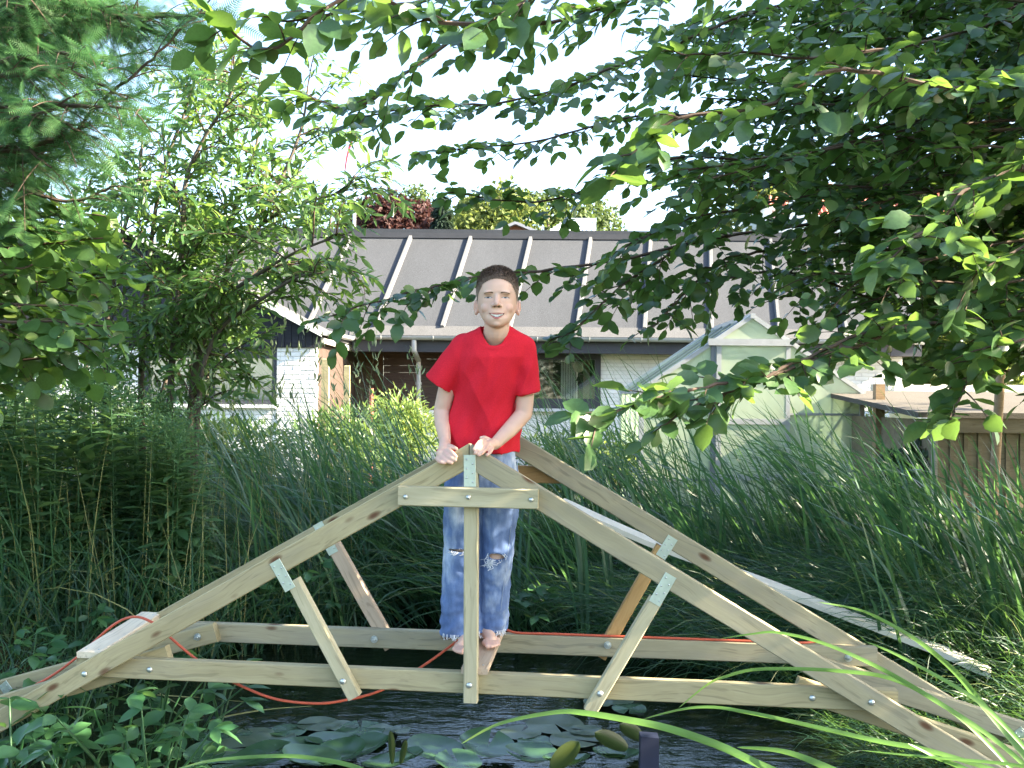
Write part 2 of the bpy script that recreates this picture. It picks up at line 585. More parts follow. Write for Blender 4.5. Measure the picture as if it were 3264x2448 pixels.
# ------------------------------------------------------------------ orange cord lying over the bridge
def smooth_path(pts, n=10):
    pts = [Vector(p) for p in pts]
    out = []
    for i in range(len(pts)-1):
        p0 = pts[max(i-1, 0)]; p1 = pts[i]; p2 = pts[i+1]; p3 = pts[min(i+2, len(pts)-1)]
        for k in range(n):
            t = k/n
            out.append(.5*((2*p1)+(p2-p0)*t+(2*p0-5*p1+4*p2-p3)*t*t+(3*p1-p0-3*p2+p3)*t**3))
    out.append(pts[-1])
    return np.array([tuple(q) for q in out])
def Dv(v): return 3.2+v
rp = [(-120, 2290, 3.45), (120, 2180, 3.50), (243, 2097, 3.52), (356, 1996, 3.54), (428, 1966, 3.50), (494, 1989, 3.46),
      (546, 2035, 3.44), (606, 2086, 3.42), (680, 2140, 3.40), (747, 2176, 3.38), (870, 2226, 3.36), (1000, 2242, 3.36), (1098, 2232, 3.38),
      (1223, 2197, 3.42), (1362, 2113, 3.5), (1476, 2031, 3.56), (1540, 2003, 3.585), (1591, 1999, 3.60)]
pts = [P(*q) for q in rp]
for px, py in ((1645, 2011), (1745, 2020), (1900, 2024), (2112, 2031), (2386, 2042), (2540, 2047)):
    u, _ = T(px, py, RBv+.008)
    pts.append(TW(u, RBv+.010, tie_z(u, True)+.0055))
for q in ((2642, 2044, 3.55), (2744, 2054, 3.55), (2797, 2087, 3.56), (2900, 2150, 3.55), (3009, 2222, 3.54), (3100, 2285, 3.54)): pts.append(P(*q))
rb = MB(); rb.tube(smooth_path(pts, 8), .0048, 7)
rope = rb.build('orange_cord', M_ROPE, None, tuple(pts[9]), True)
tag(rope, 'thin orange cord draped over the step board and along the rear beam', 'cord')

# ------------------------------------------------------------------ pale batten lying on the reeds behind the bridge
bt = [(1780, 1600, 4.75), (1875, 1641, 4.7), (2103, 1740, 4.62), (2418, 1853, 4.5), (2650, 1943, 4.4), (2947, 2056, 4.3), (3033, 2091, 4.26), (3160, 2150, 4.2)]
c = smooth_path([P(*q) for q in bt], 5)
tt = np.gradient(c, axis=0); tt /= np.linalg.norm(tt, axis=1)[:, None]
sd = np.cross(tt, (0, 0, 1)); sd /= np.linalg.norm(sd, axis=1)[:, None]
up = np.cross(sd, tt)
k = len(c)
V = np.concatenate([c+sd*.0, c-sd*.085+up*.012, c-sd*.085-up*.012, c-up*.024])
q = [(i+a*k, i+1+a*k, i+1+((a+1) % 4)*k, i+((a+1) % 4)*k) for a in range(4) for i in range(k-1)]
o = link('long_batten', mk_mesh('long_batten', V, [np.array(q), np.array([0, k, 2*k, 3*k]), np.array([k-1, 4*k-1, 3*k-1, 2*k-1])], plain('pale_board', (.66, .62, .52), .7, .2)))
tag(o, 'long pale bending board lying in the reeds behind the bridge', 'board')
# ------------------------------------------------------------------ bungalow behind the pond
def felt_mat(name, col, speck=.35):
    t = NT(name)
    co = t.new('TexCoord').outputs['Object']
    n1 = t.noise(co, 85, 2, .7); n2 = t.noise(t.mapping(co, (2.2, .5, .5)), 1.0, 4)
    c = t.ramp(n1.outputs[0], [(.3, [q*(1-speck) for q in col]), (.7, [q*(1+speck) for q in col])])
    c = t.mix(.5, c.outputs[0], t.ramp(n2.outputs[0], [(.3, .82), (.7, 1.15)]).outputs[0], 'MULTIPLY')
    return t.done(t.bsdf(c.outputs[0], .92, .12, 0, t.bump(n1.outputs[0], .25, .006).outputs[0]))
M_FELT = felt_mat('grey_roof_felt', (.060, .064, .071))
M_FELTL = felt_mat('pale_roof_felt', (.095, .096, .098))
M_ZINC = plain('zinc_gutter', (.36, .375, .38), .5, .4, .25, .12, 5)
M_BRICK = plain('white_painted_brick', (.72, .725, .72), .7, .3, 0, .08, 6, .25, .003)
M_MORT = plain('grey_white_mortar', (.60, .60, .59), .85, .2)
M_TAR = wood_mat('tarred_board', (.035, .037, .048), (.018, .019, .026), knots=False)
M_BRN = wood_mat('brown_stained_board', (.25, .17, .115), (.16, .10, .065), knots=False)
M_BRND = wood_mat('dark_brown_siding', (.10, .068, .055), (.055, .038, .032), knots=False)
M_FRAME = plain('black_window_frame', (.035, .036, .045), .5, .4)
M_WHITE = plain('white_paint', (.78, .78, .76), .5, .4)
M_DARK = plain('dark_room', (.035, .03, .028), .8, .2)
def glass_mat(name, tint=(.9, .95, .93), haze=0.0, hz=(.75, .8, .72), gloss=.12):
    t = NT(name)
    tr = t.new('BsdfTransparent'); tr.inputs[0].default_value = (*tint, 1)
    gl = t.new('BsdfGlossy'); gl.inputs['Roughness'].default_value = .03
    m1 = t.new('MixShader'); m1.inputs[0].default_value = gloss
    t.l(tr.outputs[0], m1.inputs[1]); t.l(gl.outputs[0], m1.inputs[2])
    if haze <= 0: return t.done(m1)
    nz = t.noise(t.new('TexCoord').outputs['Object'], 2.0, 3)
    df = t.new('BsdfDiffuse'); df.inputs[0].default_value = (*hz, 1)
    tl = t.new('BsdfTranslucent'); tl.inputs[0].default_value = (*hz, 1)
    a = t.new('MixShader'); a.inputs[0].default_value = .5
    t.l(df.outputs[0], a.inputs[1]); t.l(tl.outputs[0], a.inputs[2])
    m2 = t.new('MixShader')
    t.l(t.ramp(nz.outputs[0], [(.3, haze*.8), (.7, min(1, haze*1.2))]).outputs[0], m2.inputs[0])
    t.l(m1.outputs[0], m2.inputs[1]); t.l(a.outputs[0], m2.inputs[2])
    return t.done(m2)
M_GLASS = glass_mat('window_glass', gloss=.16)

house = empty('bungalow', (0, 16.8, .15))
tag(house, 'low white brick bungalow with ribbed grey felt roof and dark gable wing', 'house')
GZ = .12

def part(name, mat, fn, parent=house, smooth=False, origin=None):
    b = MB(); fn(b)
    V = np.concatenate(b.v)
    if origin is None: origin = tuple((V.min(0)+V.max(0))/2)
    return b.build(name, mat, parent, origin, smooth) if parent is house or parent.parent is None else sub(b, name, mat, parent, origin, smooth)
def wloc(o):
    v = Vector((0, 0, 0))
    while o is not None:
        v = v + Vector(o.location); o = o.parent
    return v
def sub(b, name, mat, parent, origin, smooth=False):
    o = link(name, b.mesh(name, mat, smooth, origin), parent)
    o.location = Vector(origin) - wloc(parent)
    return o

EZ, RZ, EY, RY = 2.375, 4.49, 16.2, 18.5
SK = .43
XL, XR = -6.2, 6.95
def roof_slab(b):
    th = .07
    for (ya, za, yb, zb, s) in ((EY, EZ, RY, RZ, 1), (20.9, 2.3, RY, RZ-.002, -1)):
        lo = [(XL, ya, za), (XR, ya, za), (XR+(SK if s > 0 else SK), yb, zb), (XL+SK, yb, zb)]
        V = [(x, y, z-th) for x, y, z in lo]+lo
        if s < 0: V = [V[1], V[0], V[3], V[2], V[5], V[4], V[7], V[6]]
        b.hexa(V)
roof = part('roof', M_FELT, roof_slab)
sl = Vector((0, RY-EY, RZ-EZ)).normalized()
nrm = Vector((0, -sl.z, sl.y))
def batten(xt):
    b = MB()
    t0, t1 = .075, .985
    def pt(t, dx, h):
        return (xt-SK+SK*t+dx, EY+(RY-EY)*t+nrm.y*h, EZ+(RZ-EZ)*t+nrm.z*h)
    V = [pt(t, dx, h) for h, w in ((-.004, .042), (.058, .026)) for t, dx in ((t0, -w), (t0, w), (t1, w), (t1, -w))]
    b.hexa(V)
    sub(b, 'batten', M_FELT if False else M_FELTB, roof, V[0])
M_FELTB = felt_mat('batten_felt', (.135, .138, .142))  # lighter than the roof felt: sunlit batten sides put into the colour
for k in range(-3, 9):
    xt = -3.09+1.145*k
    if xt > -6.5 and xt < XR+SK: batten(xt)
b = MB(); b.box((XL, EY+.02, EZ+.0), (XR, EY+.02, EZ+.0)) if False else None
b = MB(); b.obox(((XL+XR)/2+SK, RY, RZ+.035), ((XR-XL)/2, 0, 0), (0, .13, 0), (0, 0, .035)); sub(b, 'ridge_cap', M_FELT, roof, ((XL+XR)/2+SK, RY, RZ))
b = MB(); b.obox(((XL+XR)/2+SK, RY-.135, RZ-.05), ((XR-XL)/2, 0, 0), (0, .008, 0), (0, 0, .05)); sub(b, 'ridge_flashing', plain('dark_flashing', (.05, .05, .055), .6), roof, ((XL+XR)/2+SK, RY, RZ))
b = MB(); b.obox((XR+.03+SK/2, (EY+RY)/2, (EZ+RZ)/2), (.02, 0, 0), tuple(Vector((SK/2, (RY-EY)/2, (RZ-EZ)/2))), tuple(nrm*.09)); sub(b, 'verge_board', M_TAR, roof, (XR, EY, EZ))
# eaves strip of gravelly felt
b = MB(); b.obox((0.35+(XR-2.75)/2-.35, EY+.10, EZ+.10), ((XR+2.75)/2, 0, 0), tuple(sl*.13), tuple(nrm*.006)); sub(b, 'eaves_strip', M_FELTL, roof, (2, EY, EZ))

def half_pipe(b, p0, p1, r, n=9):
    p0, p1 = np.array(p0, float), np.array(p1, float)
    d = p1-p0; d /= np.linalg.norm(d); s = np.cross(d, (0, 0, 1)); s /= np.linalg.norm(s)
    V = []
    for p in (p0, p1):
        for rr in (r, r-.008):
            for i in range(n):
                a = math.pi*i/(n-1)
                V.append(p+s*rr*math.cos(a)-np.array((0, 0, 1))*rr*math.sin(a))
    q = []
    for i in range(n-1):
        q += [(i, i+1, 2*n+i+1, 2*n+i), (n+i, 3*n+i, 3*n+i+1, n+i+1)]
    q += [(0, 2*n, 3*n, n), (n-1, 2*n-1, 4*n-1, 3*n-1)]
    b.add(V, np.array(q))
    # end stop
    for base in (0, 2*n): b.f.append(np.arange(n)+base+b.n-len(V))
gut = part('gutter', M_ZINC, lambda b: half_pipe(b, (-2.72, EY-.08, EZ+.0), (XR, EY-.08, EZ+.0), .068), smooth=False)
for k in range(11):
    xg = -2.2+.87*k
    def ring(b):
        pts = [(xg, EY-.08+.074*math.cos(a), EZ-.074*math.sin(a)) for a in np.linspace(0, math.pi, 11)]
        b.tube(pts, .010, 5)
    b = MB(); ring(b); sub(b, 'gutter_bracket', M_ZINC, gut, (xg, EY-.08, EZ))
part('fascia_board', M_FRAME, lambda b: b.box((-2.70, EY+.03, EZ-.26), (XR-.05, EY+.07, EZ-.02)))
part('soffit', M_BRND, lambda b: b.box((-2.70, EY+.071, EZ-.245), (XR-.05, 17.5, EZ-.225)))
# downpipe
def dp(b):
    p = smooth_path([P(1320, 1076, 16.14), P(1320, 1112, 16.14), P(1322, 1122, 16.2), P(1332, 1146, 16.62), P(1334, 1156, 16.68), P(1334, 1250, 16.68)], 5)
    p = np.vstack([p, [p[-1][0], p[-1][1], GZ]])
    b.tube(p, .043, 14)
dpo = part('downpipe', M_ZINC, dp, smooth=True)
cz = P(1334, 1222, 16.68)
b = MB(); b.tube([cz-Vector((0, 0, .02)), cz+Vector((0, 0, .02))], .056, 14); sub(b, 'pipe_clip', M_ZINC, dpo, tuple(cz))

# --- brick walls
BW, BH, BC = .228, .0547, .0667
brick_me = {}
def brick_mesh(w):
    k = round(w, 3)
    if k not in brick_me:
        c = .004
        V = [(-w/2, .012, -BH/2), (w/2, .012, -BH/2), (w/2, .012, BH/2), (-w/2, .012, BH/2),
             (-w/2, -.008, -BH/2), (w/2, -.008, -BH/2), (w/2, -.008, BH/2), (-w/2, -.008, BH/2),
             (-w/2+c, -.012, -BH/2+c), (w/2-c, -.012, -BH/2+c), (w/2-c, -.012, BH/2-c), (-w/2+c, -.012, BH/2-c)]
        q = [(8, 9, 10, 11)]
        for i in range(4):
            j = (i+1) % 4
            q += [(i, j, 4+j, 4+i), (4+i, 4+j, 8+j, 8+i)]
        brick_me[k] = (np.array(V), np.array(q), mk_mesh('brick', V, np.array(q), M_BRICK))
    return brick_me[k]
n_brick = [0]
def brick_wall(x0, x1, z0, z1, y, thick=.11, singles=None, vertical_top=False):
    w = part('brick_wall', M_MORT, lambda b: b.box((x0, y, z0), (x1, y+thick, z1)))
    rest = MB()
    row = 0
    z = z1-BC/2
    while z-BC/2 > z0-.01:
        hd = vertical_top and row == 0
        bw = .115-.012 if hd else BW
        x = x0 + (0 if row % 2 == 0 or hd else -.12)
        while x < x1-.02:
            a, c = max(x, x0+.001), min(x+bw, x1-.001)
            if c-a > .03:
                ww = round((c-a)*200)/200-.0005
                V, q, me = brick_mesh(ww)
                p = Vector(((a+c)/2, y+random.uniform(-.0025, .0015), z))
                if singles is not None and singles(p.x, p.z) and n_brick[0] < 300:
                    o = link('brick', me, w)
                    o.location = p-wloc(w); n_brick[0] += 1
                else:
                    rest.add(V+np.array(p), q)
            x += bw+.012
        z -= BC; row += 1
    if rest.n:
        r = sub(rest, 'brick_courses', M_BRICK, w, (x0, y, z0)); r['kind'] = 'stuff'
    return w
FY = 16.8
def fx(px, D=FY): return (px-1632)/F*D
def fz(py, px=1632, D=FY): return P(px, py, D).z
wx0, wx1 = fx(1590), fx(1913)
zw_t, zw_b = fz(1107, 1800), fz(1302, 1800)
brick_wall(wx1, XR-.15, GZ, zw_t, FY, singles=lambda x, z: x < 2.75 and z > .62, vertical_top=True)
brick_wall(fx(1341), wx1-.001, GZ, zw_b-.05, FY+.02, singles=lambda x, z: x > .25 and z > .45)
# --- kitchen window
win = part('window', M_FRAME, lambda b: [b.box((wx0, FY-.06, fz(1146, 1800)), (wx1, FY+.02, zw_t)), b.box((wx0, FY-.06, zw_b), (wx1, FY+.02, fz(1271, 1800))),
            b.box((fx(1895.5), FY-.06, fz(1271, 1800)), (wx1, FY+.02, fz(1146, 1800))), b.box((wx0, FY-.06, fz(1271, 1800)), (wx0+.09, FY+.02, fz(1146, 1800)))])
b = MB(); b.box((wx0+.05, FY-.01, fz(1275, 1800)), (wx1-.05, FY-.004, fz(1142, 1800))); sub(b, 'pane', M_GLASS, win, (wx0, FY, 1.6))
b = MB(); b.box((wx0-.03, FY-.13, zw_b-.055), (wx1+.0, FY+.019, zw_b-.002)); sub(b, 'sill', plain('grey_sill', (.45, .47, .5), .6), win, (wx0, FY, zw_b))
part('room_wall', M_DARK, lambda b: [b.box((wx0-.5, FY+1.9, .2), (wx1+.5, FY+1.95, 2.2)), b.box((wx0-.5, FY+.15, .9), (wx1+.5, FY+1.9, .93))])
for i in range(7):
    xa = fx(1794)+i*.045
    part('blind_slat', M_WHITE, lambda b: b.obox((xa+.02, FY+.75, 1.62), (.018, .010, 0), (-.001, .002, 0), (0, 0, .42)))
part('curtain_post', M_BRN, lambda b: b.box((fx(1864), FY+.35, 1.0), (fx(1884), FY+.42, 2.15)))
part('curtain_post', M_BRN, lambda b: b.box((fx(1752), FY+.55, 1.0), (fx(1766), FY+.60, 2.15)))
c0 = P(1845, 1169, FY+.55)
part('paper_lamp', plain('paper_shade', (.72, .66, .52), .8), lambda b: b.sphere(c0, .105, 18, 12), smooth=True)
c1 = P(1855, 1206, FY+.6)
part('pendant_lamp', plain('black_shade', (.015, .015, .018), .4), lambda b: b.tube([c1+Vector((0, 0, .07)), c1+Vector((0, 0, .06)), c1-Vector((0, 0, .02)), c1-Vector((0, 0, .05))], [.02, .06, .105, .11], 16), smooth=True)

# --- porch recess: vertical boards, header, horizontal siding
xb0, xb1 = fx(1048, 17.4), fx(1220, 17.4)
nb = 6
for i in range(nb):
    xa = xb0+(xb1-xb0)*i/nb; xc = xb0+(xb1-xb0)*(i+1)/nb
    b = MB(); b.box((xa+.006, 17.4, .15), (xc-.006, 17.425, fz(1124, 1130, 17.4))); sub(b, 'door_board', M_BRN, house, ((xa+xc)/2, 17.4, 1.1))
part('door_backing', M_FRAME, lambda b: b.box((xb0-.1, 17.426, .15), (xb1, 17.46, 2.2)))
part('door_header', M_BRN, lambda b: b.box((-2.83, 17.36, fz(1122, 1130, 17.4)), (xb1, 17.45, fz(1100, 1130, 17.4))))
xs0, xs1 = fx(1222, 17.0), fx(1592, 17.0)
for i in range(12):
    zt = fz(1100, 1300, 17.0)-i*.121
    b = MB(); b.hexa([(xs0, 16.985, zt-.119), (xs1, 16.985, zt-.119), (xs1, 17.03, zt-.119), (xs0, 17.03, zt-.119), (xs0, 17.0, zt), (xs1, 17.0, zt), (xs1, 17.03, zt), (xs0, 17.03, zt)])
    sub(b, 'siding_board', M_BRND, house, ((xs0+xs1)/2, 17, zt))
lc = P(1131, 1094, 16.75)
part('porch_lamp', plain('opal_glass', (.85, .80, .66), .3), lambda b: b.tube([lc+Vector((0, 0, .0)), lc-Vector((0, 0, .03)), lc-Vector((0, 0, .055)), lc-Vector((0, 0, .068))], [.125, .12, .08, .02], 18), smooth=True)

# --- gable wing
WY = 14.0
WXR, WXA = -2.79, -5.59
WZE, WZA = 2.30, 3.74
def verge_z(x): return WZA-abs(x-WXA)*(WZA-WZE)/(WXR-WXA)
zb = fz(1107, 900, WY)
x = WXR-.015
while x > -8.3:
    xa = x-.098
    b = MB(); za, zc = verge_z(xa)-.05, verge_z(x)-.05
    if min(za, zc) > zb+.02:
        dy = random.uniform(-.004, .004)
        b.hexa([(xa, WY-.022+dy, zb), (x-.006, WY-.022+dy, zb), (x-.006, WY, zb), (xa, WY, zb), (xa, WY-.022+dy, za), (x-.006, WY-.022+dy, zc), (x-.006, WY, zc), (xa, WY, za)])
        sub(b, 'gable_board', M_TAR, house, ((x+xa)/2, WY, zb))
    x -= .100
def gback(b):
    V = [(-8.35, WY+.002, zb), (WXR-.01, WY+.002, zb), (WXR-.01, WY+.002, WZE-.06), (WXA, WY+.002, WZA-.06), (-8.35, WY+.002, WZE-.06)]
    b.add(V, [np.arange(5)])
part('gable_backing', M_FRAME, gback)
def slab(b, x0, z0, x1, z1, y0, y1, th):
    V = [(x0, y0, z0-th), (x1, y0, z1-th), (x1, y1, z1-th), (x0, y1, z0-th), (x0, y0, z0), (x1, y0, z1), (x1, y1, z1), (x0, y1, z0)]
    b.hexa(V)
wroof = part('wing_roof', M_FELTL, lambda b: [slab(b, WXA, WZA, WXR+.05, WZE-.025, WY-.18, 17.6, .05), slab(b, -8.45, WZE-.025, WXA, WZA, WY-.18, 17.6, .05)])
for (xa, xc) in ((WXA, WXR+.05), (-8.45, WXA)):
    za, zc = verge_z(xa)+.008, verge_z(xc)+.008
    b = MB(); slab(b, xa, za, xc, zc, WY-.215, WY-.181, .075); sub(b, 'verge_board', M_WHITE, wroof, ((xa+xc)/2, WY-.2, za))
wg = part('gutter', M_ZINC, lambda b: half_pipe(b, (WXR+.10, WY-.15, WZE-.01), (WXR+.10, EY-.09, WZE+.045), .064))
part('eaves_box', plain('grey_eaves', (.45, .44, .40), .7), lambda b: b.box((WXR+.0, WY+.0, WZE-.175), (WXR+.05, EY+.4, WZE-.095)))
part('wing_side_wall', M_BRND, lambda b: b.box((WXR-.09, WY+.12, GZ), (WXR-.05, 17.4, WZE-.1)))
px0, px1 = fx(880, WY), fx(1008, WY)
brick_wall(px0, px1, GZ, zb, WY+.03, thick=.12, singles=lambda x, z: z > .9)
brick_wall(-8.3, fx(455, WY), GZ, zb, WY+.03, thick=.12)
ws0 = fx(455, WY)
zsill = fz(1288, 700, WY)
brick_wall(ws0+.001, px0-.001, GZ, zsill-.02, WY+.04, thick=.11)
zt = zb-.002
mx = [ws0+.001, fx(655, WY), fx(664, WY), px0-.001]
for (xa, xc) in ((mx[0], mx[1]), (mx[2], mx[3])):
    w = part('window', M_FRAME, lambda b: [b.box((xa, WY+.03, zt-.16), (xc, WY+.10, zt)), b.box((xa, WY+.03, zsill), (xc, WY+.10, zsill+.07)), b.box((xa, WY+.03, zsill+.07), (xa+.07, WY+.10, zt-.16)), b.box((xc-.07, WY+.03, zsill+.07), (xc, WY+.10, zt-.16))])
    b = MB(); b.box((xa+.05, WY+.06, zsill+.05), (xc-.05, WY+.066, zt-.14)); sub(b, 'pane', M_GLASS, w, (xa, WY, 1.6))
    b = MB(); b.box((xa+.05, WY+.13, zsill+.05), (xc-.05, WY+.15, zt-.10)); sub(b, 'roller_blind', plain('grey_blind', (.38, .38, .37), .8), w, (xa, WY, 1.6))
    b = MB(); b.box((xa, WY-.05, zsill-.05), (xc, WY+.029, zsill-.003)); sub(b, 'sill', M_WHITE, w, (xa, WY, zsill))

# two rough garden posts by the porch
for (pa, top, w, D, lab) in (((1022, 1047), 1145, .1, 12.6, 'taller rough timber post by the porch, beside the white brick pillar'), ((1094, 1114), 1167, .08, 12.2, 'shorter timber post left of the porch door boards')):
    xa, xc = fx(pa[0], D), fx(pa[1], D)
    b = MB(); zt_ = fz(top, pa[0], D); g = float(ground_z(xa, D))
    b.hexa([(xa, D, g-.3), (xc, D, g-.3), (xc, D+w, g-.3), (xa, D+w, g-.3), (xa+.005, D+.005, zt_), (xc-.005, D+.005, zt_), (xc-.005, D+w-.01, zt_+.01), (xa+.005, D+w-.01, zt_+.01)])
    tag(b.build('garden_post', M_WOOD, None, ((xa+xc)/2, D, g)), lab, 'post')
b = MB(); pt = P(1184, 1238, 11.5); b.tube([(pt.x, pt.y, .1), (pt.x, pt.y, pt.z-.12), (pt.x, pt.y, pt.z)], .026, 8)
tag(b.build('stake', plain('red_stake', (.40, .10, .07), .6), None, (pt.x, pt.y, .1)), 'short reddish stake poking out of the sunlit hedge', 'stake')

# ------------------------------------------------------------------ greenhouse
M_ALU = plain('aluminium_bar', (.46, .48, .50), .45, .5, .55, .1, 12)
M_ALUD = plain('aluminium_dark_edge', (.22, .24, .27), .5, .5, .5, .1, 12)
M_ROOFP = glass_mat('roof_pane', (.80, .86, .82), .10, (.5, .55, .5), .10)
M_PANE = glass_mat('hazy_pane', (.88, .93, .84), .62, (.70, .76, .62), .10)
GY = 10.0; GX0, GX1, GXC = 1.345, 3.63, 2.488
GE, GA, GB = 1.43, 2.225, .14; GD = 1.8
ghouse = empty('greenhouse', (GXC, GY+GD/2, GB))
tag(ghouse, 'small aluminium greenhouse with hazy panes standing behind the reeds', 'greenhouse')
def gbar(name, p0, p1, w=.035, d=.035, mat=M_ALU):
    b = MB(); p0, p1 = Vector(p0), Vector(p1)
    X = (p1-p0)/2
    Y = Vector((0, 1, 0)) if abs(X.normalized().y) < .9 else Vector((1, 0, 0))
    Z = X.normalized().cross(Y).normalized(); Y = Z.cross(X.normalized())
    b.obox((p0+p1)/2, X, Y*d/2, Z*w/2)
    return sub(b, name, mat, ghouse, tuple((p0+p1)/2))
def gpane(pts, off=.012):
    b = MB(); pts = [Vector(p) for p in pts]
    n = (pts[1]-pts[0]).cross(pts[2]-pts[0]).normalized()*.003
    k = len(pts)
    V = [p-n for p in pts]+[p+n for p in pts]
    b.add(V, [np.arange(k)[::-1].copy(), np.arange(k)+k]); b.f.append(np.array([(i, (i+1) % k, k+(i+1) % k, k+i) for i in range(k)]))
    c = sum(pts, Vector())/k
    return sub(b, 'pane', M_ROOFP if abs(n.z) > .0008 else M_PANE, ghouse, tuple(c))
DX0, DX1, DH = 2.085, 2.86, 1.95
for yy in (GY, GY+GD):
    for xx in (GX0, GX1): gbar('corner_post', (xx, yy, GB), (xx, yy, GE), .05, .05)
    gbar('gable_rafter', (GX0-.03, yy, GE), (GXC, yy, GA), .045, .045)
    gbar('gable_rafter', (GXC, yy, GA), (GX1+.03, yy, GE), .045, .045)
for xx in (GX0, GX1):
    gbar('eave_rail', (xx, GY, GE), (xx, GY+GD, GE)); gbar('base_rail', (xx, GY, GB+.02), (xx, GY+GD, GB+.02), .05)
gbar('ridge_rail', (GXC, GY-.03, GA), (GXC, GY+GD, GA), .05, .05)
def roofz(x): return GA-(GA-GE)*abs(x-GXC)/(GX1-GXC)
gbar('door_post', (DX0, GY, GB), (DX0, GY, roofz(DX0)), .05, .05, M_ALUD)
gbar('door_post', (DX0+.055, GY-.02, GB), (DX0+.055, GY-.02, DH-.03), .05, .03)
gbar('door_post', (DX1, GY, GB), (DX1, GY, roofz(DX1)), .045, .05)
gbar('header_rail', (DX0-.06, GY-.03, DH), (DX1+.06, GY-.03, DH), .07, .045)
for zz, mt in ((1.21, M_ALU), (.52, M_ALUD)):
    gbar('cross_rail', (GX0, GY, zz), (DX0, GY, zz), .022, .03, mt); gbar('cross_rail', (DX1, GY, zz), (GX1, GY, zz), .022, .03, mt)
gbar('door_rail', (DX0+.08, GY-.02, 1.13), (DX1-.02, GY-.02, 1.13), .06, .03); gbar('door_rail', (DX0+.08, GY-.02, .55), (DX1-.02, GY-.02, .55), .06, .03)
gbar('door_rail', (DX0+.08, GY-.02, 1.55), (DX1-.02, GY-.02, 1.55), .02, .03)
gbar('brace', (DX1+.4, GY+.02, GE-.5), (GX1-.02, GY+.02, GE), .02, .02)
for z0, z1 in ((GB, .52), (.53, 1.20), (1.22, None)):
    zl = GE if z1 is None else z1
    if z1 is None:
        gpane([(GX0, GY, z0), (DX0, GY, z0), (DX0, GY, roofz(DX0)), (GX0, GY, GE)]); gpane([(DX1, GY, z0), (GX1, GY, z0), (GX1, GY, GE), (DX1, GY, roofz(DX1))])
    else:
        gpane([(GX0, GY, z0), (DX0, GY, z0), (DX0, GY, zl), (GX0, GY, zl)]); gpane([(DX1, GY, z0), (GX1, GY, z0), (GX1, GY, zl), (DX1, GY, zl)])
for z0, z1 in ((GB, .54), (.56, 1.12), (1.14, 1.54), (1.56, DH-.02)): gpane([(DX0+.08, GY-.02, z0), (DX1-.02, GY-.02, z0), (DX1-.02, GY-.02, z1), (DX0+.08, GY-.02, z1)])
gpane([(DX0, GY, DH+.02), (DX1, GY, DH+.02), (DX1, GY, roofz(DX1)), (GXC, GY, GA), (DX0, GY, roofz(DX0))])
gpane([(GX0, GY+GD, GB), (GX1, GY+GD, GB), (GX1, GY+GD, GE), (GXC, GY+GD, GA), (GX0, GY+GD, GE)])
for i in range(4):
    ya, yb = GY+GD*i/4, GY+GD*(i+1)/4
    for xx in (GX0, GX1):
        gpane([(xx, ya, GB), (xx, yb, GB), (xx, yb, GE), (xx, ya, GE)]); gpane([(xx, ya, GE), (xx, yb, GE), (GXC, yb, GA), (GXC, ya, GA)])
        if i:
            gbar('glazing_bar', (xx, ya, GB), (xx, ya, GE), .022, .03); gbar('glazing_bar', (xx, ya, GE), (GXC, ya, GA), .022, .03, M_ALUD)
b = MB(); kp = P(2297, 1355, 9.93); b.sphere(kp, .022, 10, 6); sub(b, 'door_knob', M_FRAME, ghouse, tuple(kp), True)

# ------------------------------------------------------------------ low board shed on the right
M_SHED = wood_mat('shed_board', (.25, .205, .135), (.18, .145, .09), knot=(.1, .06, .03))
M_SHEDP = wood_mat('shed_pole', (.40, .28, .17), (.29, .19, .10), knots=False)
SY = 8.0; SX0 = 3.53; SX1 = 6.6; SZ = 1.22
shed = empty('garden_shed', (5.0, 9.0, .1))
tag(shed, 'low brown board shed with sloping felt roof by the reeds', 'shed')
def spart(name, mat, fn, origin=None):
    b = MB(); fn(b); V = np.concatenate(b.v); return sub(b, name, mat, shed, origin or tuple((V.min(0)+V.max(0))/2))
x = SX0
while x < SX1:
    spart('wall_board', M_SHED, lambda b: b.box((x, SY-.020, .02), (x+.112, SY+.0, SZ-.08)))
    spart('cover_strip', M_SHED, lambda b: b.box((x+.098, SY-.034, .02), (x+.130, SY-.0205, SZ-.08)))
    x += .116
spart('wall_panel', M_SHED, lambda b: [b.box((SX0+.01, SY+.03, .02), (SX1, SY+.06, SZ-.02)), b.box((SX0, SY+.06, .02), (SX0+.04, SY+2.2, SZ-.02))])
spart('corner_board', wood_mat('grey_corner', (.4, .36, .3), (.3, .27, .22), knots=False), lambda b: b.box((SX0-.022, SY-.03, .02), (SX0-.001, SY+.05, SZ-.03)))
spart('fascia_board', M_SHED, lambda b: b.box((SX0-.12, SY-.13, SZ-.12), (SX1, SY-.10, SZ-.0)))
spart('roof', felt_mat('shed_felt', (.10, .09, .075)), lambda b: b.hexa([(SX0-.22, SY-.16, SZ+.0), (SX1+.1, SY-.16, SZ+.0), (SX1+.1, SY+2.5, SZ+.20), (SX0-.22, SY+2.5, SZ+.20), (SX0-.22, SY-.16, SZ+.045), (SX1+.1, SY-.16, SZ+.045), (SX1+.1, SY+2.5, SZ+.245), (SX0-.22, SY+2.5, SZ+.245)]))
b = MB(); b.tube([P(3163, 1760, 7.2), P(3160, 1700, 7.2), P(3180, 1350, 7.2), P(3197, 1060, 7.2), P(3203, 960, 7.2)], [.036, .035, .034, .033, .032], 10)
tag(b.build('wooden_pole', M_SHEDP, None, tuple(P(3160, 1760, 7.2)), True), 'slim leaning wooden pole in front of the board shed', 'pole')
xa, xc = fx(2792, 9.2), fx(2821, 9.2)
b = MB(); b.box((xa, 9.2, .0), (xc, 9.28, fz(1225, 2800, 9.2)))
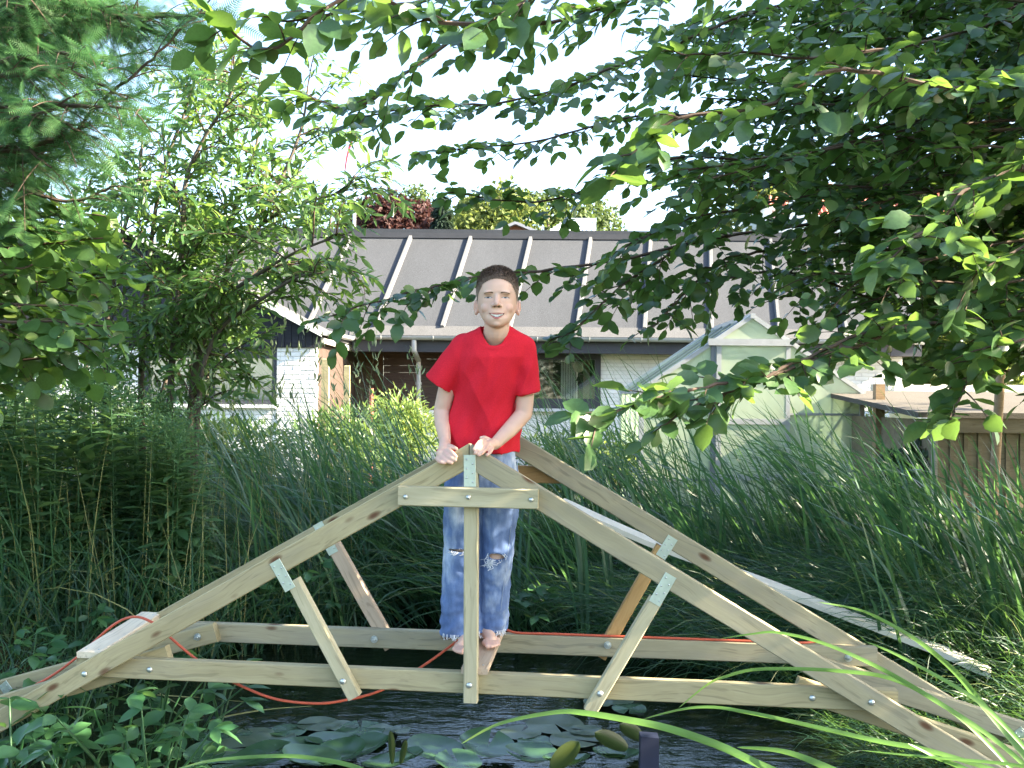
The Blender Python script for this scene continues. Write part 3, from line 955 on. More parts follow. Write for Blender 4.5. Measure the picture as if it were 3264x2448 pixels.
tag(b.build('square_post', M_SHEDP, None, ((xa+xc)/2, 9.2, .1)), 'square brown post between greenhouse and shed', 'post')
# pale lean-to behind the shed
hut = empty('white_lean_to', (5.2, 13.2, .1)); tag(hut, 'white lean-to with pale sheet roof seen between greenhouse and shed', 'lean-to')
def hpart(name, mat, fn):
    b = MB(); fn(b); V = np.concatenate(b.v); return sub(b, name, mat, hut, tuple((V.min(0)+V.max(0))/2))
hpart('wall', M_WHITE, lambda b: b.box((fx(2835, 12.5), 12.5, .05), (fx(3020, 12.5), 14.5, fz(1318, 2900, 12.5))))
pa, pb = P(2838, 1302, 12.3), P(2985, 1352, 12.3)
hpart('roof_sheet', plain('pale_blue_sheet', (.52, .58, .68), .4), lambda b: b.hexa([pa, pb, pb+Vector((.3, 2.4, .15)), pa+Vector((.3, 2.4, .15)), pa+Vector((0, 0, .05)), pb+Vector((0, 0, .05)), pb+Vector((.3, 2.4, .2)), pa+Vector((.3, 2.4, .2))]))
hpart('upper_wall', plain('cream_wall', (.66, .60, .48), .7), lambda b: b.box((fx(2850, 15), 15, .1), (fx(3264, 15), 16, fz(1225, 3000, 15))))
# pale tilted board and tray in the dark shrub
a_, b_, c_ = P(3085, 1672, 6.5), P(3120, 1672, 6.5), P(3160, 1765, 6.4)
b = MB(); b.hexa([a_, b_, c_+Vector((.05, 0, 0)), c_-Vector((.10, 0, .02)), a_+Vector((.01, .03, .01)), b_+Vector((.01, .03, .01)), c_+Vector((.06, .03, 0)), c_-Vector((.09, -.03, .02))])
tag(b.build('tilted_board', plain('pale_grey_board', (.58, .56, .60), .6), None, tuple(c_)), 'pale grey board tilted among shrubs below the shed wall', 'board')

# ------------------------------------------------------------------ houses far behind
M_TILE = plain('red_roof_tile', (.40, .155, .095), .75, .2, 0, .2, 3)
def tiled_slope(p00, p10, p11, p01, cols, rows):
    """corrugated pantile sheet between four corners (eave left/right, ridge right/left)"""
    p00, p10, p11, p01 = [np.array(p, float) for p in (p00, p10, p11, p01)]
    n = np.cross(p10-p00, p01-p00); n /= np.linalg.norm(n)
    if n[2] < 0: n = -n
    nu, nv = cols*4, rows*2
    V = []
    for j in range(nv+1):
        for i in range(nu+1):
            s, t = i/nu, j/nv
            p = (p00*(1-s)+p10*s)*(1-t)+(p01*(1-s)+p11*s)*t
            V.append(p+n*(.05*math.sin(2*math.pi*i/4)+(.06 if j % 2 == 0 else 0)))
    q = np.array([(j*(nu+1)+i, j*(nu+1)+i+1, (j+1)*(nu+1)+i+1, (j+1)*(nu+1)+i) for j in range(nv) for i in range(nu)])
    b = MB(); b.add(V, q); return b
def far_house(name, label, eL, eR, rR, rL, wall_mat, roof_mat, depth, cols, rows, gz=1.0, chimney=False):
    c = (Vector(eL)+Vector(eR))/2
    h = empty(name, (c.x, c.y+depth/2, gz)); tag(h, label, 'house')
    r = sub(tiled_slope(eL, eR, rR, rL, cols, rows), 'roof', roof_mat, h, tuple(eL))
    b = MB(); rb1, rb2 = Vector(rR), Vector(rL)
    e2r = Vector(eR)+Vector((0, depth, 0)); e2l = Vector(eL)+Vector((0, depth, 0))
    sub(tiled_slope(e2r, e2l, rL, rR, cols, rows), 'roof', roof_mat, h, tuple(e2r))
    b = MB(); b.box((eL[0]+.25, eL[1]+.3, gz-1), (eR[0]-.25, eL[1]+depth-.3, min(eL[2], eR[2])-.05)); sub(b, 'wall', wall_mat, h, (c.x, c.y, gz))
    for e, rr, s in ((eL, rL, 1), (eR, rR, -1)):
        b = MB(); x0 = e[0]+.26*s
        b.add([(x0, e[1]+.3, e[2]-.1), (x0, e[1]+depth-.3, e[2]-.1), (x0, rr[1], rr[2]-.15)], [np.arange(3)]); sub(b, 'gable', wall_mat, h, (x0, e[1], e[2]))
    b = MB(); b.obox(((rL[0]+rR[0])/2, rL[1], (rL[2]+rR[2])/2+.06), ((rR[0]-rL[0])/2, 0, 0), (0, .15, 0), (0, 0, .09)); sub(b, 'ridge_tiles', roof_mat, h, tuple(rL))
    if chimney:
        b = MB(); q = Vector(rL).lerp(Vector(rR), .7); b.box((q.x-.35, q.y-.35, q.z-.4), (q.x+.35, q.y+.35, q.z+.9)); sub(b, 'chimney', wall_mat, h, tuple(q))
    b = MB(); b.obox((c.x, eL[1]-.05, eL[2]-.08), ((eR[0]-eL[0])/2, 0, 0), (0, .07, 0), (0, 0, .09)); sub(b, 'gutter', M_WHITE, h, tuple(c))
    for i in range(3):
        b = MB(); xw = eL[0]+(eR[0]-eL[0])*(.2+.28*i)
        b.box((xw-.6, eL[1]+.27, eL[2]-1.75), (xw+.6, eL[1]+.32, eL[2]-.65)); sub(b, 'window', M_FRAME, h, (xw, eL[1], eL[2]-1))
    return h
D1 = 38
far_house('red_tiled_house', 'house with long orange red tiled roof glimpsed through the beech at right', P(2600, 688, D1), P(3040, 700, D1), P(3020, 622, D1+4.2), P(2570, 612, D1+4.2), M_WHITE, M_TILE, 8.4, 26, 12, 1.0)
D1 = 46
far_house('red_gabled_house', 'taller red tiled house roof left of the long orange roof', P(2450, 660, D1), P(2650, 664, D1), P(2650, 596, D1+4.5), P(2450, 594, D1+4.5), M_WHITE, M_TILE, 9, 12, 10, 1.5)
# red brick gable facing us with grey verge
D1 = 44; gl, gr, ga = P(1565, 750, D1), P(1722, 752, D1), P(1643, 719, D1)
h = empty('red_gable_house', (gl.lerp(gr, .5).x, D1+3, 1.2)); tag(h, 'red brick house gable peeping over the roof ridge behind the boy', 'house')
b = MB(); b.add([(gl.x, D1, 1), (gr.x, D1, 1), gr, ga, gl, (gl.x, D1+6, 1), (gr.x, D1+6, 1), gr+Vector((0, 6, 0)), ga+Vector((0, 6, 0)), gl+Vector((0, 6, 0))],
      [np.arange(5), np.arange(5, 10)[::-1].copy(), np.array([(0, 4, 9, 5), (1, 6, 7, 2)])]); sub(b, 'wall', plain('red_brick_wall', (.34, .13, .085), .8), h, tuple(ga))
for e in (gl, gr):
    b = MB(); d = (e-ga); e2 = ga+d*1.12
    b.hexa([ga+Vector((0, -.4, 0)), e2+Vector((0, -.4, 0)), e2+Vector((0, 6.2, 0)), ga+Vector((0, 6.2, 0)), ga+Vector((0, -.4, .13)), e2+Vector((0, -.4, .13)), e2+Vector((0, 6.2, .13)), ga+Vector((0, 6.2, .13))])
    sub(b, 'roof', plain('grey_slate', (.30, .30, .33), .6), h, tuple(ga))
D1 = 42
far_house('pale_roofed_house', 'house with pale blue roof next to the red brick gable', P(1722, 756, D1), P(1900, 760, D1), P(1900, 708, D1+4), P(1800, 706, D1+4), M_WHITE, plain('pale_blue_roof', (.50, .56, .62), .5), 8, 10, 8, 1.0)
# flagpole
fp = P(1129, 690, 30)
h = empty('flagpole', (fp.x, 30, 1)); tag(h, 'white flagpole with a small red pennant behind the bungalow roof', 'flagpole')
b = MB(); top = P(1131, 400, 30); b.tube([(fp.x, 30, .8), fp, top], [.06, .05, .02], 10); sub(b, 'pole', M_WHITE, h, tuple(fp), True)
b = MB(); b.sphere(top, .06, 10, 6); sub(b, 'finial', M_WHITE, h, tuple(top), True)
b = MB(); n = 16; V = []
for i in range(n):
    t = i/(n-1); w_ = .13*(1-t)+.02
    for s in (-1, 1):
        V.append((top.x-.06-.30*t*math.sin(1.5*t+.6)+s*w_*.45, 30+.05*math.sin(9*t), top.z-.15-1.5*t+s*w_*.2))
b.add(V, np.array([(2*i, 2*i+1, 2*i+3, 2*i+2) for i in range(n-1)])); sub(b, 'pennant', plain('red_pennant', (.6, .08, .09), .7), h, V[0], True)
# ------------------------------------------------------------------ vegetation tools
def nrmz(a): return a/(np.linalg.norm(a, axis=-1, keepdims=True)+1e-12)

def blades(base, az, L, W, lean0, lean1, K=7, curl=1.4, fold=0.0, twist=.25, r=rng):
    """curved ribbon leaves; all arguments arrays of length N -> V, quads"""
    N = len(base)
    t = np.linspace(0, 1, K)
    th = lean0[:, None]+(lean1-lean0)[:, None]*t[None]**curl
    ds = (L/(K-1))[:, None]
    hor = np.cumsum(np.sin(th)*ds, 1)-np.sin(th[:, :1])*ds
    ver = np.cumsum(np.cos(th)*ds, 1)-np.cos(th[:, :1])*ds
    a = az[:, None]+twist*r.normal(size=(N, 1))*t[None]
    d = np.stack([np.cos(a), np.sin(a), np.zeros_like(a)], -1)
    C = base[:, None]+d*hor[..., None]+np.array([0, 0, 1.])*ver[..., None]
    sd = np.stack([-np.sin(a), np.cos(a), np.zeros_like(a)], -1)
    tw = (r.uniform(-1, 1, N)*.9)[:, None]+t[None]*r.normal(size=(N, 1))*.5
    tang = d*np.sin(th)[..., None]+np.array([0, 0, 1.])*np.cos(th)[..., None]
    nn = np.cross(tang, sd)
    sd = sd*np.cos(tw)[..., None]+nn*np.sin(tw)[..., None]
    prof = np.minimum(1, .55+t*2.2)*np.clip(1-t, 0, 1)**.55
    prof[-1] = .02
    w = W[:, None]*prof[None]/2
    V = np.stack([C-sd*w[..., None], C+sd*w[..., None]], 2)          # N,K,2,3
    idx = np.arange(N*K*2).reshape(N, K, 2)
    q = np.stack([idx[:, :-1, 0], idx[:, :-1, 1], idx[:, 1:, 1], idx[:, 1:, 0]], -1).reshape(-1, 4)
    return V.reshape(-1, 3), q

def leaf_tpl(kind, curl=.16, fold=.22):
    if kind == 'oval':      # beech, toothed edge
        t = np.array([0, .10, .22, .36, .50, .64, .77, .89, 1.]); w = np.array([.015, .16, .29, .31, .36, .30, .26, .12, .0])
    elif kind == 'round':
        t = np.array([0, .12, .35, .62, .86, 1.]); w = np.array([.03, .27, .45, .46, .28, .03])
    elif kind == 'lance':
        t = np.array([0, .2, .45, .75, 1.]); w = np.array([.015, .10, .135, .085, .0])
    elif kind == 'ellip':
        t = np.array([0, .18, .45, .72, 1.]); w = np.array([.02, .17, .26, .19, .0])
    else:                   # tiny two-triangle leaf
        t = np.array([0, .45, 1.]); w = np.array([.02, .33, .0])
    V = []; n = len(t)
    for a, b in zip(t, w):
        dz = -curl*a*a
        V += [(a, 0, dz), (a, b, dz+fold*b), (a, -b, dz+fold*b)]
    q = []
    for i in range(n-1):
        m, l, r_ = 3*i, 3*i+1, 3*i+2
        q += [(m, m+3, l+3, l), (m, r_, r_+3, m+3)]
    return np.array(V), np.array(q)

def inst(tpl, pos, X, Z, S):
    V, q = tpl
    X = nrmz(X); Y = nrmz(np.cross(Z, X)); Z = np.cross(X, Y)
    S = np.asarray(S)[:, None, None]
    W = (V[None, :, 0, None]*X[:, None]+V[None, :, 1, None]*Y[:, None]+V[None, :, 2, None]*Z[:, None])*S+pos[:, None]
    N, m = len(pos), len(V)
    Q = (q[None]+(np.arange(N)*m)[:, None, None]).reshape(-1, q.shape[1])
    return W.reshape(-1, 3), Q

def thin_tubes(paths, n=4):
    mb = MB()
    for pts, r0, r1 in paths:
        mb.tube(pts, np.linspace(r0, r1, len(pts)), n, cap=False)
    return mb

def catmull(pts, n):
    return smooth_path([Vector(tuple(p)) for p in pts], n)

def dP(x, y, D): return np.array(P(x*1.47559, y*1.47559, D))

class Crown:
    """collects leaf transforms and twig paths"""
    def __init__(self, seed):
        self.r = np.random.default_rng(seed)
        self.pos, self.X, self.Z, self.S, self.tw = [], [], [], [], []
    def twig(self, path, spacing, size, flat=np.array([0, 0, 1.]), ang=.9, jit=.35, start=.08, alt=True):
        r = self.r
        seg = np.linalg.norm(np.diff(path, axis=0), axis=1); L = seg.sum()
        if L < .03: return
        cum = np.concatenate([[0], np.cumsum(seg)])
        s = np.arange(L*start, L, spacing)
        s = s+r.uniform(-.3, .3, len(s))*spacing
        s = np.clip(np.append(s, L*.995), 0, L)
        p = np.stack([np.interp(s, cum, path[:, k]) for k in range(3)], -1)
        tg = np.stack([np.interp(s, cum, np.gradient(path[:, k])) for k in range(3)], -1); tg = nrmz(tg)
        side = nrmz(np.cross(tg, flat))
        sg = np.where(np.arange(len(s)) % 2 == 0, 1., -1.)[:, None] if alt else r.choice([-1., 1.], len(s))[:, None]
        a = (ang+r.normal(size=len(s))*jit)[:, None]
        a[-1] = .1
        X = tg*np.cos(a)+side*sg*np.sin(a)+r.normal(size=(len(s), 3))*.18
        Z = flat[None]+r.normal(size=(len(s), 3))*.45+np.array([0, -.15, .1])
        X = X-Z*.0
        self.pos.append(p); self.X.append(X); self.Z.append(Z)
        self.S.append(size*r.uniform(.55, 1.22, len(s)))
    def limb(self, pts, r0, r1, tw_sp, tw_len, lf_sp, size, n=8, droop=.25, t0=.0, ang=.85, flatj=.3):
        r = self.r
        path = catmull(pts, n)
        path = path+np.cumsum(r.normal(size=path.shape)*.004, 0)
        self.tw.append((path, r0, r1))
        seg = np.linalg.norm(np.diff(path, axis=0), axis=1); L = seg.sum(); cum = np.concatenate([[0], np.cumsum(seg)])
        s = np.arange(L*t0, L, tw_sp)
        for i, q in enumerate(s):
            q = min(L*.999, max(0, q+r.uniform(-.4, .4)*tw_sp))
            p = np.array([np.interp(q, cum, path[:, k]) for k in range(3)])
            tg = nrmz(np.array([np.interp(q, cum, np.gradient(path[:, k])) for k in range(3)]))
            flat = nrmz(np.array([0, 0, 1.])+r.normal(size=3)*flatj)
            side = nrmz(np.cross(tg, flat))*(1 if i % 2 else -1)
            a = ang+r.normal()*.25
            d = nrmz(tg*math.cos(a)+side*math.sin(a)+r.normal(size=3)*.15)
            l = tw_len*(.45+.55*(1-q/L))*r.uniform(.6, 1.25)
            tt = np.linspace(0, 1, 5)[:, None]
            pp = p+d*l*tt+np.array([0, 0, -1.])*droop*l*tt**2
            self.tw.append((pp, .0028, .0010))
            self.twig(pp, lf_sp, size, flat)
        self.twig(path[int(len(path)*.75):], lf_sp, size, np.array([0, 0, 1.]))
    def arrays(self):
        return np.concatenate(self.pos), np.concatenate(self.X), np.concatenate(self.Z), np.concatenate(self.S)

def proj(p):
    q = p-np.array([0, 0, EYE])
    X = q[:, 0]/q[:, 1]*F; Z = -q[:, 2]/q[:, 1]*F
    return 1632+X-ROLL*Z, HY+Z+ROLL*X

M_BARK = plain('grey_bark', (.12, .10, .08), .9, .15, 0, .3, 14, .5, .006)
M_TWIG = plain('brown_twig', (.085, .06, .045), .85, .2, 0, .2, 20)

def tree_from_crown(name, label, cr, tpl, mat, trunk_paths, base, singles=0, tw_n=4, cat='tree', group=None, alts=None):
    root = empty(name, base); tag(root, label, cat, group)
    b = MB()
    for pts, r0, r1 in trunk_paths: b.tube(pts, np.linspace(r0, r1, len(pts)), 10)
    if b.n: sub(b, 'trunk', M_BARK, root, base, True)
    if cr.tw:
        sub(thin_tubes(cr.tw, tw_n), 'branches', M_TWIG, root, base)
    pos, X, Z, S = cr.arrays()
    keep = np.ones(len(pos), bool)
    if singles:
        px, py = proj(pos)
        vis = (px > 30) & (px < 3234) & (py > 30) & (py < 2400) & (pos[:, 1] > 1)
        sc = np.where(vis, S/pos[:, 1], 0)
        # seen from the lens first: skip leaves well covered by nearer ones
        order = np.argsort(-sc)[:singles]
        mes = [mk_mesh('leaf', q_[0], q_[1], mat, True) for q_ in (alts or [tpl])]
        Xn = nrmz(X[order]); Yn = nrmz(np.cross(Z[order], Xn)); Zn = np.cross(Xn, Yn)
        for i, k in enumerate(order):
            if sc[k] <= 0: continue
            keep[k] = False
            M = Matrix((tuple(Xn[i]), tuple(Yn[i]), tuple(Zn[i]))).transposed().to_4x4()
            M = M @ Matrix.Scale(float(S[k]), 4)
            M.translation = Vector(pos[k])-Vector(base)
            o = link('leaf', mes[i % len(mes)], root); o.matrix_local = M
    tpls = alts or [tpl]
    part_ = np.random.default_rng(1).integers(0, len(tpls), len(pos))
    VV_, QQ_, off_ = [], [], 0
    for k_, tp_ in enumerate(tpls):
        m_ = keep & (part_ == k_)
        v_, q_ = inst(tp_, pos[m_], X[m_], Z[m_], S[m_]); VV_.append(v_); QQ_.append(q_+off_); off_ += len(v_)
    V, q = np.concatenate(VV_), np.concatenate(QQ_)
    o = link('crown', mk_mesh('crown', V-np.array(base), q, mat, True), root); o['kind'] = 'stuff'
    return root

# ------------------------------------------------------------------ beech whose boughs hang in from the right
M_BEECH = leaf_mat('beech_leaf', (.026, .070, .026), (.066, .138, .044), (.24, .42, .06), .38, .34, .6, (.18, .25, .08))
be = Crown(11)
TR = np.array([4.3, 4.3])
def bough(pts, sz=.066, lsp=.027, tsp=.056, tl=.42, r0=.008, droop=.28):
    join = pts[0][0] >= 1950 or pts[0][1] < 0
    pts = [dP(*p)+np.array([0, 0, .05])*be.r.normal()*(0 < i_ < len(pts)-1) for i_, p in enumerate(pts)]
    be.limb(pts, r0, .003, tsp, tl, lsp, sz, droop=droop)
    if join: JOIN.append((pts[0], r0))
JOIN = []
def joiner(c, tx, ty, zmin, zmax):
    out = []
    for q_, r_ in c:
        zt_ = float(np.clip(q_[2]+.1, zmin, zmax)); a_ = np.array([tx, ty, zt_]); m_ = (a_+q_)/2+np.array([0, 0, .08])
        out.append((catmull([a_, m_, q_], 4), max(.018, r_*1.6), r_))
    return out
bough([(2520, 420, 4.6), (2000, 480, 4.2), (1600, 535, 3.95), (1250, 565, 3.72), (1000, 605, 3.58), (850, 645, 3.5), (715, 705, 3.45)], tl=.30)
bough([(1500, 520, 3.9), (1380, 600, 3.8), (1270, 670, 3.72), (1190, 735, 3.68)], tl=.24, r0=.006)
bough([(1650, 540, 3.9), (1560, 610, 3.8), (1480, 660, 3.75), (1400, 720, 3.7)], tl=.24, r0=.006)
bough([(2600, 560, 3.6), (2212, 640, 3.2), (1900, 730, 2.9), (1650, 780, 2.65), (1450, 835, 2.45), (1285, 895, 2.32)], sz=.076, tl=.25, tsp=.06, droop=.08)
bough([(1900, 730, 2.9), (1700, 830, 2.7), (1560, 870, 2.6), (1450, 905, 2.5)], sz=.072, tl=.16, r0=.005)
bough([(2500, 60, 3.4), (2100, 165, 2.9), (1800, 180, 2.6), (1600, 230, 2.45), (1400, 300, 2.35), (1280, 420, 2.3)], sz=.076, tl=.20)
bough([(2100, -60, 4.4), (1700, 60, 4.2), (1400, 140, 4.0), (1150, 210, 3.9), (900, 240, 3.8), (765, 280, 3.75)], tl=.36)
bough([(2100, 150, 4.8), (1650, 230, 4.6), (1350, 280, 4.5), (1100, 300, 4.45), (870, 328, 4.4)], tl=.22)
bough([(2300, 250, 4.6), (1800, 320, 4.4), (1450, 360, 4.2), (1150, 390, 4.1), (955, 425, 4.0)], tl=.30)
bough([(1900, -150, 2.6), (1400, -60, 2.5), (1050, 10, 2.4), (800, 60, 2.3), (600, 110, 2.25), (480, 90, 2.2)], sz=.076, tl=.20)
bough([(1500, -60, 3.4), (1250, 50, 3.3), (1000, 110, 3.2), (780, 170, 3.2), (640, 190, 3.2)], tl=.30)
bough([(1300, -80, 3.0), (1050, -10, 2.9), (850, 40, 2.85), (620, 60, 2.8)], tl=.26)
bough([(2600, 300, 4.2), (2100, 380, 3.8), (1750, 420, 3.6), (1500, 480, 3.5), (1350, 530, 3.45)], tl=.38)
bough([(2500, 640, 4.8), (2000, 640, 4.5), (1700, 620, 4.4), (1450, 640, 4.3), (1320, 665, 4.3)], tl=.34)
bough([(2500, 150, 5), (2000, 250, 4.8), (1700, 330, 4.6), (1450, 430, 4.4)], tl=.45)
bough([(2400, -50, 3.8), (2100, 60, 3.5), (1850, 100, 3.3), (1600, 120, 3.2), (1450, 90, 3.1)], tl=.34)
bough([(2420, 330, 3), (2150, 400, 2.8), (2000, 480, 2.6), (1880, 560, 2.5)], sz=.078, tl=.24)
bough([(2500, 720, 3.4), (2200, 740, 3.1), (2080, 810, 2.9), (2040, 930, 2.8)], sz=.076, tl=.24)
bough([(2600, 560, 4.4), (2200, 600, 4.2), (1950, 640, 4.1), (1750, 700, 4.0)], tl=.34)
bough([(2500, 660, 5.0), (2250, 680, 4.8), (2050, 700, 4.7), (1850, 760, 4.6)], tl=.34)
rr = be.r
for i in range(46):
    y0 = rr.uniform(-120, 560); x1 = rr.uniform(1380, 1950); D0 = rr.uniform(3.6, 5.6)
    y1 = y0+rr.uniform(0, 160)
    if y1 > 480: x1 = max(x1, 1700)
    D1 = D0-rr.uniform(.2, .7)
    bough([(2520, y0, D0+.2), ((2520+x1)/2, y0+rr.uniform(-20, 60), (D0+D1)/2+.1), (x1, y1, D1)], tl=.46, tsp=.068, lsp=.030, sz=.060)
for i in range(14):     # outer right edge, close in
    y0 = rr.uniform(-100, 760); D0 = rr.uniform(2.6, 3.8)
    bough([(2640, y0, D0+.5), (2300, y0+30, D0+.2), (rr.uniform(1980, 2120), y0+rr.uniform(30, 130), D0)], tl=.3, tsp=.09, sz=.072)
# rest of the crown, out of frame to the right and overhead: the boughs that shade the pond
for i in range(84):
    a = rr.uniform(0, 2*math.pi); l = rr.uniform(1.6, 3.2); z = rr.uniform(2.3, 6.2)
    p0 = np.array([TR[0], TR[1], z-.3]); p1 = p0+np.array([math.cos(a)*l*.55, math.sin(a)*l*.55, .25]); p2 = p0+np.array([math.cos(a)*l, math.sin(a)*l, -.1+.1*rr.normal()])
    if (p2[0]/max(.3, p2[1]) < .56 or p1[0]/max(.3, p1[1]) < .56) and p2[1] > 0.4:
        continue
    be.limb([p0, p1, p2], .022, .004, .15, .62, .085, .135, droop=.2)
# low boughs out of frame that keep the sun off the boy's face and chest
for i in range(9):
    t_ = 2.75+.22*i; hy = 3.27+rr.normal()*.05; hz_ = 1.70-.18*(i % 3)+rr.normal()*.03
    c_ = np.array([.86*t_-.08, hy-.10*t_, hz_+.50*t_])
    be.limb([c_+np.array([.9, .35, .25]), c_+np.array([.35, .1, .1]), c_+np.array([-.25, -.1, -.02])], .012, .004, .07, .36, .045, .10, droop=.15)
for (tx, ty, tz) in ((.9, 3.2, .45), (1.3, 3.15, .45), (.7, 3.6, .5), (1.2, 3.55, .5), (1.6, 3.5, .7), (1.1, 3.6, .95), (.55, 3.15, 1.0), (1.7, 3.1, .45), (.3, 3.2, .7)):  # more out-of-frame boughs, added to keep the sun off the right-hand beams
    t_ = rr.uniform(2.2, 3.2)
    c_ = np.array([tx+.86*t_, ty-.10*t_, tz+.50*t_])
    be.limb([c_+np.array([.8, .3, .2]), c_+np.array([.3, .1, .08]), c_+np.array([-.15, -.1, -.02])], .010, .004, .08, .34, .050, .10, droop=.15)
trunk = [([(4.3, 4.3, -.1), (4.28, 4.3, .5), (4.3, 4.33, 1.8), (4.26, 4.3, 3.2), (4.3, 4.3, 5.2), (4.32, 4.3, 6.6)], .20, .04)]
trunk += joiner(JOIN, 4.3, 4.3, 1.3, 6.2)
beech = tree_from_crown('beech_tree', 'large beech whose leafy boughs hang in from the right over the pond', be, leaf_tpl('oval'), M_BEECH, trunk, (4.3, 4.3, 0.1), singles=300, alts=[leaf_tpl('oval', .16, .2), leaf_tpl('oval', -.12, .35), leaf_tpl('oval', .34, .1)])

# tree further right that shades the reeds
M_RT = leaf_mat('maple_leaf', (.03, .075, .02), (.07, .14, .03), (.22, .36, .05), .35)
rt = Crown(12)
for i in range(120):
    a = rt.r.uniform(0, 2*math.pi); l = rt.r.uniform(1.4, 2.9); z = rt.r.uniform(2.1, 6.5)
    c = np.array([6.9, 6.1, z]); l *= math.sin(math.pi*np.clip((z-1.6)/6.0, .15, .95))
    rt.limb([c, c+np.array([math.cos(a)*l*.5, math.sin(a)*l*.5, .3]), c+np.array([math.cos(a)*l, math.sin(a)*l, .2])], .025, .004, .17, .7, .10, .17, droop=.2)
tree_from_crown('leafy_tree', 'broad leafy tree at the right edge behind the beech boughs', rt, leaf_tpl('ellip'), M_RT, [([(6.9, 6.1, 0), (6.92, 6.1, 2), (6.85, 6.12, 4.5), (6.9, 6.1, 6.6)], .16, .03)], (6.9, 6.1, .1))

# ------------------------------------------------------------------ feathery tree at upper left
M_FEATH = leaf_mat('feathery_leaf', (.032, .092, .034), (.068, .155, .046), (.12, .30, .10), .38, .55, .3)
def frond_tpl():
    V, q = [], []
    V += [(0, .004, 0), (1, .0, -.12), (0, -.004, 0)]; q += [(0, 2, 1, 1)]
    for i in range(13):
        t = .06+.07*i; l = .26*math.sin(math.pi*(.18+.75*t))
        for s in (-1, 1):
            k = len(V); x0 = t
            V += [(x0, 0, -.12*t*t), (x0+.035, 0, -.12*t*t), (x0+.10+.02, s*l, -.12*t*t-.03)]
            q += [(k, k+1, k+2)] if s > 0 else [(k, k+2, k+1)]
    return np.array(V), np.array([f[:3] for f in q])
fe = Crown(21); FJ = []
def fl(pts, tl=.30, tsp=.045):
    FJ.append((dP(*pts[0]), .012)) if pts[0][0] < 0 else None
    fe.limb([dP(*p) for p in pts], .012, .003, tsp, tl, .026, .10, droop=.3, flatj=.6)
fl([(-150, 345, 3.5), (20, 318, 3.4), (130, 295, 3.35), (200, 220, 3.3), (300, 140, 3.25), (400, 50, 3.2), (470, -30, 3.2)], .34)
fl([(-150, 360, 3.6), (0, 385, 3.5), (70, 410, 3.45), (170, 425, 3.4), (250, 400, 3.4)], .24)
fr = fe.r
for i in range(56):
    y0 = fr.uniform(-150, 430); x1 = fr.uniform(60, 330)*(1 if y0 < 250 else .72); D0 = fr.uniform(3.2, 4.6)
    fl([(-160, y0, D0+.2), (x1*.4, y0-fr.uniform(-10, 60), D0), (x1, y0-fr.uniform(-20, 90), D0-.1)], .26, .05)
for i in range(6):
    x1 = fr.uniform(300, 440); fl([(100, -60+10*i, 3.6), (230, 30, 3.5), (x1, fr.uniform(10, 110), 3.45)], .22, .05)
tree_from_crown('feathery_tree', 'feathery fine leaved tree filling the upper left corner', fe, frond_tpl(), M_FEATH, [([(-3.6, 3.6, 0), (-3.5, 3.6, 1.5), (-3.55, 3.6, 3), (-3.5, 3.6, 5)], .12, .03)]+joiner(FJ, -3.53, 3.6, .8, 4.8), (-3.6, 3.6, .1))

# ------------------------------------------------------------------ round-leaved hazel bush on the left
M_HAZEL = leaf_mat('hazel_leaf', (.030, .085, .025), (.070, .145, .040), (.24, .42, .06), .38, .42, .5, (.17, .24, .06))
hz = Crown(31)
hr = hz.r; HJ = []
for i in range(40):
    y1 = hr.uniform(440, 790); x1 = hr.uniform(20, 275)-abs(y1-600)*.18; D0 = hr.uniform(3.5, 4.9)
    y0 = y1+hr.uniform(-40, 140)
    HJ.append((dP(-230, y0, D0+.2), .010))
    hz.limb([dP(-230, y0, D0+.2), dP(-40, (y0+y1)/2-20, D0+.05), dP(x1, y1, D0)], .010, .003, .085, .26, .052, .078, droop=.25, flatj=.5)
tree_from_crown('hazel_bush', 'bush with round serrated leaves at the left edge below the feathery tree', hz, leaf_tpl('round'), M_HAZEL, [([(-3.2, 4.3, 0), (-3.1, 4.3, .8), (-2.9, 4.3, 1.8)], .05, .02), ([(-3.2, 4.3, 0), (-3.3, 4.4, 1.2), (-3.2, 4.4, 2.2)], .05, .02)]+joiner(HJ, -3.15, 4.3, .5, 1.8), (-3.2, 4.3, .1), singles=240, cat='bush')

